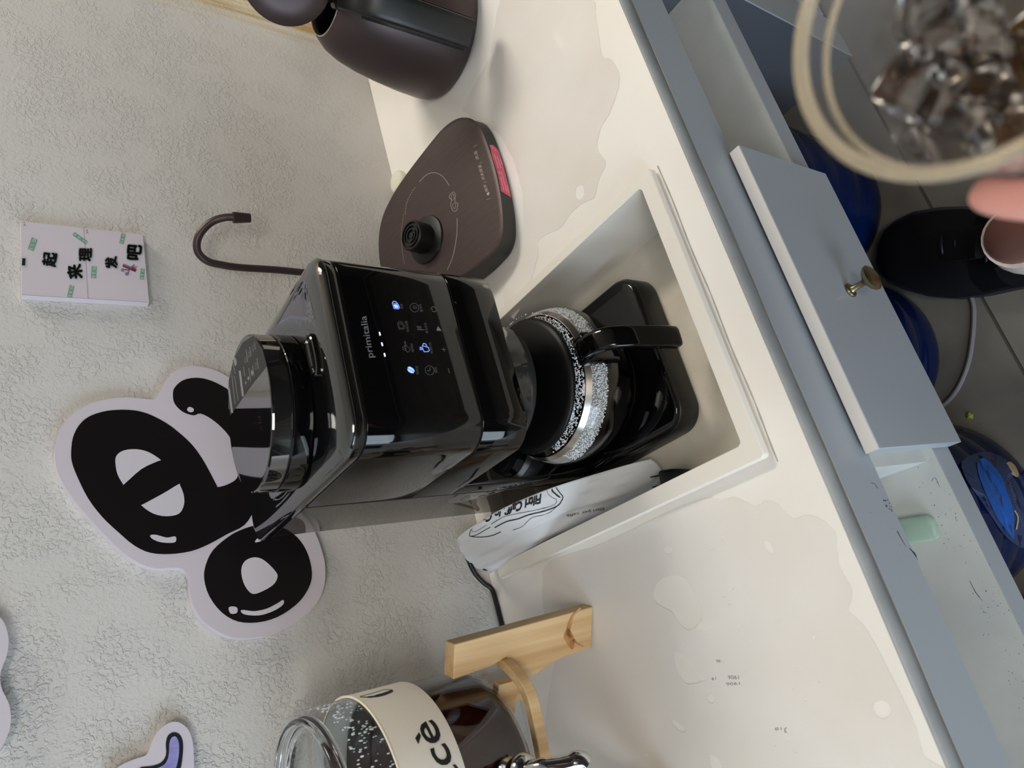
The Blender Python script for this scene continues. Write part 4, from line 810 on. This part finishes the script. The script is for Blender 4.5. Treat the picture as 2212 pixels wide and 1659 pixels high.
for s_, a, b in (('2-1', (338, 295), (330, 245)), ('2-2', (1168, 390), (1162, 342))):
    A, B = zb([a, b]); text_px(bm, s_, SG, A, (B[0] - A[0], B[1] - A[1]), (-5.2, 0.3), .01)
decal('panel_numbers', bm, M['ink'], bd)
gb_, gw = bmesh.new(), bmesh.new()
for a, b, w_ in (((405, 615), (460, 460), 13), ((975, 395), (1150, 520), 8), ((1610, 530), (1640, 395), 9), ((1240, 985), (1250, 830), 11), ((920, 1240), (955, 1085), 10), ((1880, 1005), (1895, 860), 9)):
    A, B = zb([a, b]); stroke_px(gb_, [A, B], w_, SG)
    for t in (.12, .42): 
        cx, cy = A[0] + (B[0] - A[0]) * t, A[1] + (B[1] - A[1]) * t
        for k in (-1, 0, 1): stroke_px(gw, [(cx + k * w_ * .22, cy - 2.2), (cx + k * w_ * .22 + .4, cy + 2)], .8, SG2)
        stroke_px(gw, [(cx - w_ * .3, cy), (cx + w_ * .3, cy + .4)], .7, SG2)
    v = (B[0] - A[0], B[1] - A[1]); text_px(gw, '口', SG2, (A[0] + v[0] * .72 + w_ * .3, A[1] + v[1] * .72), (v[0] * .24, v[1] * .24), (-w_ * .62, 0.0), .04)
decal('green_stickers', gb_, M['green_print'], bd); decal('green_sticker_print', gw, M['white_print'], bd)
zc = lambda l: zz(180, 560, 13.83, l)
bm = bmesh.new(); fill_px(bm, zc([(1200, 130), (1590, 290), (1560, 385), (1165, 215)]), SG); decal('comb_print', bm, M['maroon'], bd)
bm = bmesh.new(); fill_px(bm, zc([(1215, 140), (1440, 230), (1410, 265), (1190, 175)]), SG2); decal('comb_teeth', bm, M['grey_line'], bd)
bm = bmesh.new(); stroke_px(bm, zc([(1230, 300), (1340, 320), (1440, 240), (1530, 160)]), 2.4, SG3); stroke_px(bm, zc([(1340, 440), (1370, 330), (1460, 250), (1600, 230)]), 2.2, SG3)
stroke_px(bm, zc([(1180, 290), (1215, 320), (1185, 355), (1140, 330)]), 2.2, SG3, close=True); stroke_px(bm, zc([(1300, 405), (1335, 440), (1300, 475), (1260, 440)]), 2.0, SG3, close=True)
decal('scissors_print', bm, M['slate'], bd)
# big rounded letters cut from foam board
z7 = lambda l: zz(90, 760, 2.592, l)
ls = thing('letter_sign', (0.28, -0.001, 0.25), 'large foam cut-out of rounded black letters with lilac border behind the coffee machine', 'sign')
outer = z7([(655, 240), (680, 190), (720, 130), (780, 92), (850, 80), (930, 90), (1000, 115), (1070, 160), (1160, 240), (1250, 360), (1310, 520), (1350, 700), (1400, 850), (1480, 930), (1530, 1010), (1565, 1100), (1588, 1200), (1582, 1310), (1545, 1400), (1470, 1480), (1360, 1555), (1240, 1593), (1120, 1603), (1040, 1590), (960, 1550), (890, 1490), (845, 1410), (828, 1330), (825, 1270), (800, 1225), (750, 1208), (650, 1213), (560, 1190), (450, 1120), (330, 1000), (240, 900), (160, 800), (100, 700), (74, 600), (80, 500), (115, 415), (180, 345), (280, 288), (400, 260), (500, 255), (580, 264), (628, 266)])
wall_plate('letter_board', [outer], -0.0125, -0.0005, M['foamboard'], ls, 3)
def wp(name, loops, y, m, par, n=3): return wall_plate(name, loops, y - .0004, y, m, par, n)
eb = z7([(165, 560), (175, 480), (210, 410), (270, 360), (370, 330), (490, 325), (590, 345), (700, 400), (790, 470), (850, 530), (900, 600), (945, 680), (980, 748), (990, 757), (1040, 743), (1095, 705), (1100, 620), (1085, 545), (1055, 480), (1010, 425), (950, 375), (890, 345), (850, 355), (790, 335), (745, 290), (735, 240), (745, 200), (790, 160), (860, 145), (930, 155), (1000, 185), (1060, 225), (1140, 310), (1200, 430), (1230, 580), (1225, 740), (1190, 880), (1135, 970), (1040, 1020), (940, 1075), (840, 1115), (720, 1132), (610, 1125), (520, 1085), (430, 1010), (340, 925), (260, 820), (200, 700), (170, 620)])
wp('letter_print', [eb], -.0126, M['jet'], ls)
ob = z7([(910, 1270), (920, 1190), (960, 1110), (1040, 1040), (1110, 1000), (1210, 970), (1320, 975), (1410, 1020), (1470, 1090), (1505, 1180), (1512, 1270), (1480, 1350), (1420, 1420), (1320, 1485), (1210, 1515), (1100, 1510), (1010, 1460), (940, 1370)])
wp('letter_print', [ob], -.0126, M['jet'], ls)
wl = [z7([(413, 620), (420, 580), (460, 552), (530, 545), (600, 562), (664, 603), (650, 612), (560, 655), (465, 738), (455, 738), (425, 685)]), z7([(562, 862), (575, 850), (680, 793), (765, 742), (775, 748), (795, 800), (797, 855), (770, 905), (700, 920), (625, 905)]), z7([(608, 1028), (640, 1024), (700, 1040), (745, 1033), (754, 1050), (740, 1068), (670, 1066), (622, 1048)]), z7([(815, 318), (828, 308), (850, 318), (850, 332), (835, 338), (818, 330)]),
      z7([(1118, 1220), (1140, 1170), (1195, 1150), (1250, 1170), (1310, 1230), (1320, 1265), (1290, 1310), (1205, 1353), (1165, 1345), (1130, 1290)]), z7([(1047, 1440), (1055, 1427), (1085, 1427), (1097, 1440), (1092, 1462), (1060, 1466)]), z7([(1115, 1452), (1130, 1445), (1190, 1452), (1260, 1438), (1320, 1408), (1352, 1389), (1352, 1415), (1300, 1450), (1220, 1475), (1140, 1471)]), z7([(1195, 1062), (1215, 1040), (1285, 1020), (1290, 1030), (1240, 1055), (1205, 1066)])]
for l in wl: wp('white_highlight', [l], -.0131, M['white_print'], ls, 3)
ls2 = thing('swirl_sign', (0.0, -0.001, 0.3), 'foam cut-out with a purple curved tail low on the wall left of the dispenser', 'sign')
z8 = lambda l: zz(0, 1260, 4.159, l)
wall_plate('swirl_board', [z8([(1740, 1800), (1742, 1640), (1735, 1450), (1700, 1330), (1640, 1265), (1570, 1243), (1490, 1270), (1415, 1345), (1375, 1440), (1340, 1520), (1290, 1555), (1180, 1590), (1080, 1640), (1000, 1700), (980, 1800), (1100, 1880), (1600, 1900)])], -.0125, -.0005, M['foamboard'], ls2, 3)
wp('swirl_outline', [z8([(1490, 1440), (1510, 1368), (1565, 1338), (1620, 1365), (1645, 1440), (1640, 1560), (1618, 1680), (1560, 1790), (1400, 1830), (1250, 1790), (1240, 1665), (1370, 1640), (1450, 1608), (1492, 1540)])], -.0126, M['navy_line'], ls2)
wp('swirl_fill', [z8([(1522, 1440), (1542, 1388), (1580, 1378), (1608, 1440), (1604, 1560), (1572, 1680), (1500, 1760), (1290, 1765), (1290, 1692), (1400, 1665), (1480, 1625), (1515, 1550)])], -.0131, M['lavender'], ls2)
o = wall_plate('cloud_sign', [z8([(-320, 250), (-100, 240), (0, 305), (55, 395), (78, 520), (60, 650), (14, 770), (2, 870), (20, 960), (62, 1040), (95, 1150), (92, 1290), (45, 1420), (-10, 1500), (-150, 1560), (-330, 1500)])], -.016, -.0005, M['foamboard'], None, 3)
tag(o, 'edge of a lilac scalloped foam cut-out high on the wall at the left', 'sign')
# ------------------------------------------------------------------ water jugs under the shelf
def jug(c, label, rz=0, lab=False):
    t = thing('water_jug', (c[0], c[1], FZ), label, 'water jug', 'blue water jugs on the floor under the cabinet')
    r = 0.136; pr = [(0.0, 0.0005), (r - .012, .0005), (r - .003, .006), (r, .018)]
    for k in range(3): z = .07 + .065 * k; pr += [(r, z - .012), (r - .004, z), (r, z + .012)]
    pr += [(r, .235), (r - .006, .262), (r - .03, .292), (.06, .318), (.032, .330), (.029, .345), (.0, .345)]
    b = lathe('jug_body', pr, (c[0], c[1], FZ), M['jug'], t, 56, caps=False, ang=70)
    lathe('jug_cap', [(0, 0), (.031, 0), (.032, .003), (.032, .022), (.029, .026), (0, .026)], (c[0], c[1], FZ + .3455), M['jug_label'], t, 32, caps=False)
    return t, b
j1 = jug((.622, -.360), 'blue plastic water jug below the right end of the drawer, behind the cup')
j2 = jug((.342, -.330), 'blue plastic water jug behind the toe of the black sneaker')
j3 = jug((.066, -.352), 'blue plastic water jug with a bright blue oval label under the left niche')
j4 = jug((-.214, -.356), 'blue plastic water jug furthest left under the open niche')
SJg = Surf(bvh=bvh_of([j3[1]]), lift=0.0012); SJg2 = Surf(bvh=SJg.bvh, lift=0.0018)
zq = lambda l: zz(2000, 880, 3.95, l)
def fan(bm, pts, S, n=3, rings=3):
    P = closed(pts, n) if n else pts; cx = sum(p[0] for p in P) / len(P); cy = sum(p[1] for p in P) / len(P); prev = None
    c = S(cx, cy); c = bm.verts.new(c) if c else None
    for r in range(1, rings + 1):
        row = []
        for p in P:
            q = S(cx + (p[0] - cx) * r / rings, cy + (p[1] - cy) * r / rings); row.append(bm.verts.new(q) if q else None)
        for i in range(len(row)):
            j = (i + 1) % len(row)
            try:
                if prev is None:
                    if None not in (c, row[i], row[j]): bm.faces.new((c, row[i], row[j]))
                elif None not in (prev[i], prev[j], row[j], row[i]): bm.faces.new((prev[i], prev[j], row[j], row[i]))
            except ValueError: pass
        prev = row
bm = bmesh.new(); fan(bm, zq([(300, 470), (420, 400), (560, 390), (720, 480), (837, 640), (900, 800), (900, 1050), (840, 1190), (760, 1170), (640, 1060), (480, 820), (340, 620)]), SJg); decal('jug_label_panel', bm, M['label_grey'], j3[0])
bm = bmesh.new(); fan(bm, zq([(430, 520), (440, 460), (490, 440), (560, 500), (640, 600), (680, 720), (735, 880), (740, 1000), (735, 1115), (680, 1050), (600, 950), (530, 800), (460, 640)]), SJg2, 3); decal('jug_label_oval', bm, M['jug_label'], j3[0])
bm = bmesh.new(); fan(bm, zq([(675, 490), (705, 468), (750, 500), (782, 570), (770, 600), (720, 570), (690, 530)]), SJg2, 3); stroke_px(bm, zq([(745, 880), (775, 940), (760, 1040)]), 3.5, SJg2, n=3); decal('jug_label_logo', bm, M['label_tan'], j3[0])
bm = bmesh.new()
for k in range(9): 
    X, Y = 690 + 15 * k, 600 + 48 * k; stroke_px(bm, zq([(X - 18, Y - 12), (X + 8, Y), (X - 8, Y + 16), (X + 16, Y + 26)]), .9, SJg2, n=2)
for k in range(10): 
    X, Y = 500 + 11 * k, 590 + 22 * k; stroke_px(bm, zq([(X, Y), (X + 14, Y + 4)]), 1.1, SJg2, n=1); stroke_px(bm, zq([(X + 26, Y - 8), (X + 38, Y - 4)]), 1.1, SJg2, n=1)
decal('jug_label_print', bm, M['label_print'], j3[0])
# green plastic block in the niche
g0 = az(1990, 1142, -.2325); gd = (az(2018, 1138, -.2325) - az(1960, 1146, -.2325)).normalized(); gs = Vector((-gd.y, gd.x, 0))
bm = bmesh.new(); lps = []
for z, s in ((0.0003, .8), (.002, 1), (.010, 1), (.0125, .8)): lps.append([tuple(g0 + gd * (a * s) + gs * (b * s) + Vector((0, 0, z))) for a, b in rrect(-.050, .0185, -.0135, .0135, .006, 4)])
loft_bm(bm, lps); o = sharp(new('soap_block', bm_me(bm), M['green_gel']), 50); tag(o, 'translucent pale green block lying in the left open niche', 'soap')
# cable and leaf on the floor
o = tube('floor_cable', spline([az(2098, 640, FZ + .004), az(2104, 670, FZ + .004), az(2101, 730, FZ + .004), az(2090, 790, FZ + .004), az(2065, 845, FZ + .004), az(2030, 880, FZ + .004), az(1985, 895, FZ + .004), az(1930, 890, FZ + .004)], 6), .0035, M['grey_cord'], None, 8)
tag(o, 'grey cable running over the floor tiles from the sneaker to under the drawer', 'cable')
lf = az(2095, 899, FZ + .001); bm = bmesh.new()
q = [bm.verts.new(lf + Vector(v)) for v in ((-.006, -.002, 0), (-.002, .005, .002), (.005, .004, .001), (.006, -.002, .003), (0, -.006, .001), (0, 0, .005))]
for i in range(5): bm.faces.new((q[i], q[(i + 1) % 5], q[5]))
o = new('leaf_scrap', bm_me(bm), M['leaf']); tag(o, 'tiny yellow-green leaf scrap on the floor beside the labelled jug', 'leaf')
# ------------------------------------------------------------------ person: foot, leg, hand
pe = thing('person', (0.38, -0.6, FZ), 'person in a black sneaker and pale ankle sock, one hand holding the clear cup', 'person')
sh_ = bpy.data.objects.new('shoe', None); COL.objects.link(sh_); sh_.parent = pe; sh_.location = Vector((.42, -.55, FZ)) - Vector(pe.location)
T0 = Vector((.4855, -.4480, FZ)); fa = Vector((-.53, -.85, 0)).normalized(); fs = Vector((.85, -.53, 0)).normalized()
secs = [(0.000, .010, .018, .002), (.008, .033, .040, .003), (.022, .048, .052, .003), (.05, .060, .062, .003), (.09, .067, .072, .0), (.13, .067, .086, -.002), (.17, .060, .100, -.003), (.205, .052, .104, -.002), (.24, .047, .104, 0), (.275, .044, .106, 0), (.300, .034, .100, 0), (.308, .015, .085, 0)]
def srow(s, w_, h_, off_, z0=.012, k=1.0, n=22):
    out = []
    for i in range(n + 1):
        a = PI * i / n; ca, sa = math.cos(a), math.sin(a); out.append(tuple(T0 + fa * s + fs * (off_ + k * w_ * math.copysign(abs(ca) ** .75, ca)) + Vector((0, 0, z0 + (h_ - z0) * abs(sa) ** .8))))
    return out
bm = bmesh.new(); loft_bm(bm, [srow(*s) for s in secs[:8]], True, False, True)
for s in (): pass
new('upper', bm_me(bm), M['shoe'], sh_, smooth=True)
bm = bmesh.new(); rows = []
for s, w_, h_, o1 in secs[6:]:
    out = []
    for i in range(23):
        a = PI * i / 22; ca, sa = math.cos(a), math.sin(a); out.append(T0 + fa * s + fs * (o1 + w_ * math.copysign(abs(ca) ** .75, ca)) + Vector((0, 0, .012 + (h_ - .012) * abs(sa) ** .8)))
    rows.append([bm.verts.new(p) for p in out])
for a, b in zip(rows[:-1], rows[1:]):
    for i in range(22):
        if 6 < i < 15 and a is not rows[0] and b is not rows[-1]: continue
        bm.faces.new((a[i], a[i + 1], b[i + 1], b[i]))
hq = new('heel_quarter', bm_me(bm), M['shoe'], sh_, smooth=True); sm = hq.modifiers.new('s', 'SOLIDIFY'); sm.thickness = .004
sol = [(s - .003 if s < .01 else s + (.003 if s > .29 else 0), w_ + .004, o1) for s, w_, h_, o1 in secs]
ring = [T0 + fa * s + fs * (o1 + w_) for s, w_, o1 in sol] + [T0 + fa * s + fs * (o1 - w_) for s, w_, o1 in sol[::-1]]
loft('sole', [[tuple(p + Vector((0, 0, z))) for p in ring] for z in (.0005, .020, .026)], M['sole'], sh_, ang=30)
for k in range(4):
    s = .125 + .022 * k; tube('lace', spline([T0 + fa * (s + .004) + fs * -.026 + Vector((0, 0, .072 + .009 * k)), T0 + fa * (s + .004) + Vector((0, 0, .092 + .005 * k)), T0 + fa * (s - .004) + fs * .026 + Vector((0, 0, .072 + .009 * k))], 4), .0022, M['sole'], sh_, 6)
tube('tongue', spline([T0 + fa * .13 + Vector((0, 0, .080)), T0 + fa * .17 + Vector((0, 0, .100)), T0 + fa * .195 + Vector((0, 0, .122))], 4), [.020] * 9, M['shoe'], sh_, 14, flat=(1.2, .35), up=(0, 0, 1))
an = T0 + fa * .235; lv = Vector((-.10, -.50, .86)).normalized()
lv = Vector((-.16, -.72, .55)).normalized()
tube('sock', spline([an + Vector((0, 0, .03)), an + fa * .0 + Vector((0, 0, .085)), an + Vector((0, 0, .125)) + lv * .012], 4), [.040, .041, .042, .042, .042, .042, .0425, .043, .0435], M['sock'], pe, 24)
tube('lower_leg', spline([an + Vector((0, 0, .05)), an + Vector((0, 0, .12)), an + Vector((0, 0, .14)) + lv * .06, an + Vector((0, 0, .14)) + lv * .2, an + Vector((0, 0, .14)) + lv * .36], 4), [.034, .034, .035, .036, .037, .037, .037, .037, .038, .040, .043, .046, .050, .053, .055, .055, .052], M['skin'], pe, 24, ang=80)
# cup held near the camera
UC = Vector((0.1315, -0.8828, 0)); UZ = 0.410
cu = thing('plastic_cup', (UC.x, UC.y, UZ - .10), 'clear plastic cup with reflection-tinted rolled rim and dregs held up close to the camera', 'cup')
lathe('cup_wall', [(0.0, -.1000), (.029, -.1000), (.031, -.098), (.0315, -.090), (.0375, -.050), (.0445, -.008), (.0466, -.001)], UC + Vector((0, 0, UZ)), M['clear'], cu, 64, caps=False, ang=60)
lathe('cup_rim', [(.0462 + .0023 * math.cos(a), .0023 * math.sin(a)) for a in [2 * PI * k / 12 for k in range(13)]], UC + Vector((0, 0, UZ)), M['rim'], cu, 64, caps=False, ang=80)
lathe('cup_step', [(.0436 + .0011 * math.cos(a), .0011 * math.sin(a)) for a in [2 * PI * k / 8 for k in range(9)]], UC + Vector((0, 0, UZ - .010)), M['rim'], cu, 64, caps=False, ang=80)
lathe('drink_dregs', [(0, -.0985), (.030, -.0985), (.0318, -.088), (0, -.088)], UC + Vector((0, 0, UZ)), M['amber'], cu, 40, caps=False)
bm = bmesh.new()
for i in range(17):
    pass
rows = []
for i in range(13):
    a = math.radians(25 + 40 * i / 12); rows.append([bm.verts.new(UC + Vector(((.0 + r) * math.cos(a), r * math.sin(a), UZ + z))) for r, z in ((.0320, -.092), (.0330, -.084), (.0345, -.075))])
for a, b in zip(rows[:-1], rows[1:]):
    for k in range(2): bm.faces.new((a[k], b[k], b[k + 1], a[k + 1]))
new('red_label', bm_me(bm), M['redlabel'], cu)
random.seed(2)
for k, (dx, dy, dz, s) in enumerate(((-.010, .006, -.078, .011), (.012, .002, -.079, .010), (0, -.013, -.077, .010), (.004, .012, -.062, .010), (-.008, -.006, -.060, .009), (.016, .014, -.052, .0115), (-.002, .020, -.046, .0105), (.022, -.004, -.044, .010), (-.014, .018, -.064, .010), (.022, .013, -.034, .0095), (.007, .027, -.038, .0095), (.026, -.010, -.034, .0090), (-.014, .028, -.040, .0090), (.012, .022, -.070, .009))):
    bm = bmesh.new(); bmesh.ops.create_cube(bm, size=2 * s, matrix=Matrix.Rotation(random.uniform(0, 2), 4, (random.random(), random.random(), 1))); 
    bmesh.ops.translate(bm, verts=bm.verts[:], vec=UC + Vector((dx, dy, UZ + dz))); o = new('ice_cube', bm_me(bm), M['ice']); bev(o, .003, 3)
    tag(o, 'clear melting ice cube inside the plastic cup', 'ice cube', 'ice cubes in the plastic cup')
# hand gripping the cup: one skinned surface
def cupp(deg, z, extra=0.0105):
    rr = .0445 + (z - (UZ - .01)) * .168; a = math.radians(deg); return UC + Vector(((rr + extra) * math.cos(a), (rr + extra) * math.sin(a), z))
hv, he, hr = [], [], []
def hn(p, r, prev=None):
    hv.append(tuple(p)); hr.append(r)
    if prev is not None: he.append((prev, len(hv) - 1))
    return len(hv) - 1
wr = hn(UC + Vector((-.100, -.075, UZ - .125)), .027); arm = hn(UC + Vector((-.150, -.125, UZ - .16)), .029, wr); arm2 = hn(UC + Vector((-.215, -.20, UZ - .20)), .032, arm)
pm = hn(UC + Vector((-.080, -.040, UZ - .098)), .026, wr); pm2 = hn(UC + Vector((-.064, -.018, UZ - .078)), .021, pm)
for k, (z, rr, ext) in enumerate(((UZ - .044, .0098, 1.0), (UZ - .062, .0100, 1.08), (UZ - .080, .0094, 1.0), (UZ - .096, .0082, .85))):
    pr_ = hn(cupp(-178, z - .012, .018), .0115, pm2)
    for j, (dg, e_) in enumerate(((16, .0098), (32, .0082), (46, .0072), (57, .0062))): pr_ = hn(cupp(182 - dg * ext, z - .016, e_), rr * (.84 - .07 * j), pr_)
pr_ = hn(UC + Vector((-.058, -.052, UZ - .075)), .0165, pm)
for dg, z, e_, rr in ((-132, UZ - .062, .019, .0135), (-108, UZ - .055, .013, .0115), (-88, UZ - .050, .0118, .0108), (-70, UZ - .047, .0112, .0095)): pr_ = hn(cupp(dg, z, e_), rr, pr_)
me = bpy.data.meshes.new('hand'); me.from_pydata(hv, he, []); ho_ = bpy.data.objects.new('hand', me); COL.objects.link(ho_); me.materials.append(M['hand'])
md = ho_.modifiers.new('skin', 'SKIN'); md.use_smooth_shade = True
for i, sv in enumerate(me.skin_vertices[0].data): sv.radius = (hr[i], hr[i]); sv.use_root = (i == 0)
sd2 = ho_.modifiers.new('sub', 'SUBSURF'); sd2.levels = 2; sd2.render_levels = 2
ho_.parent = pe; ho_.location = -Vector(pe.location)
tube('sleeve', spline([UC + Vector((-.112, -.087, UZ - .133)), UC + Vector((-.150, -.125, UZ - .16)), UC + Vector((-.235, -.225, UZ - .21))], 5), [.036, .038, .040, .041, .042, .043, .044, .045, .046, .047, .048], M['sleeve'], pe, 28, ang=80)
bpy.context.view_layer.update()
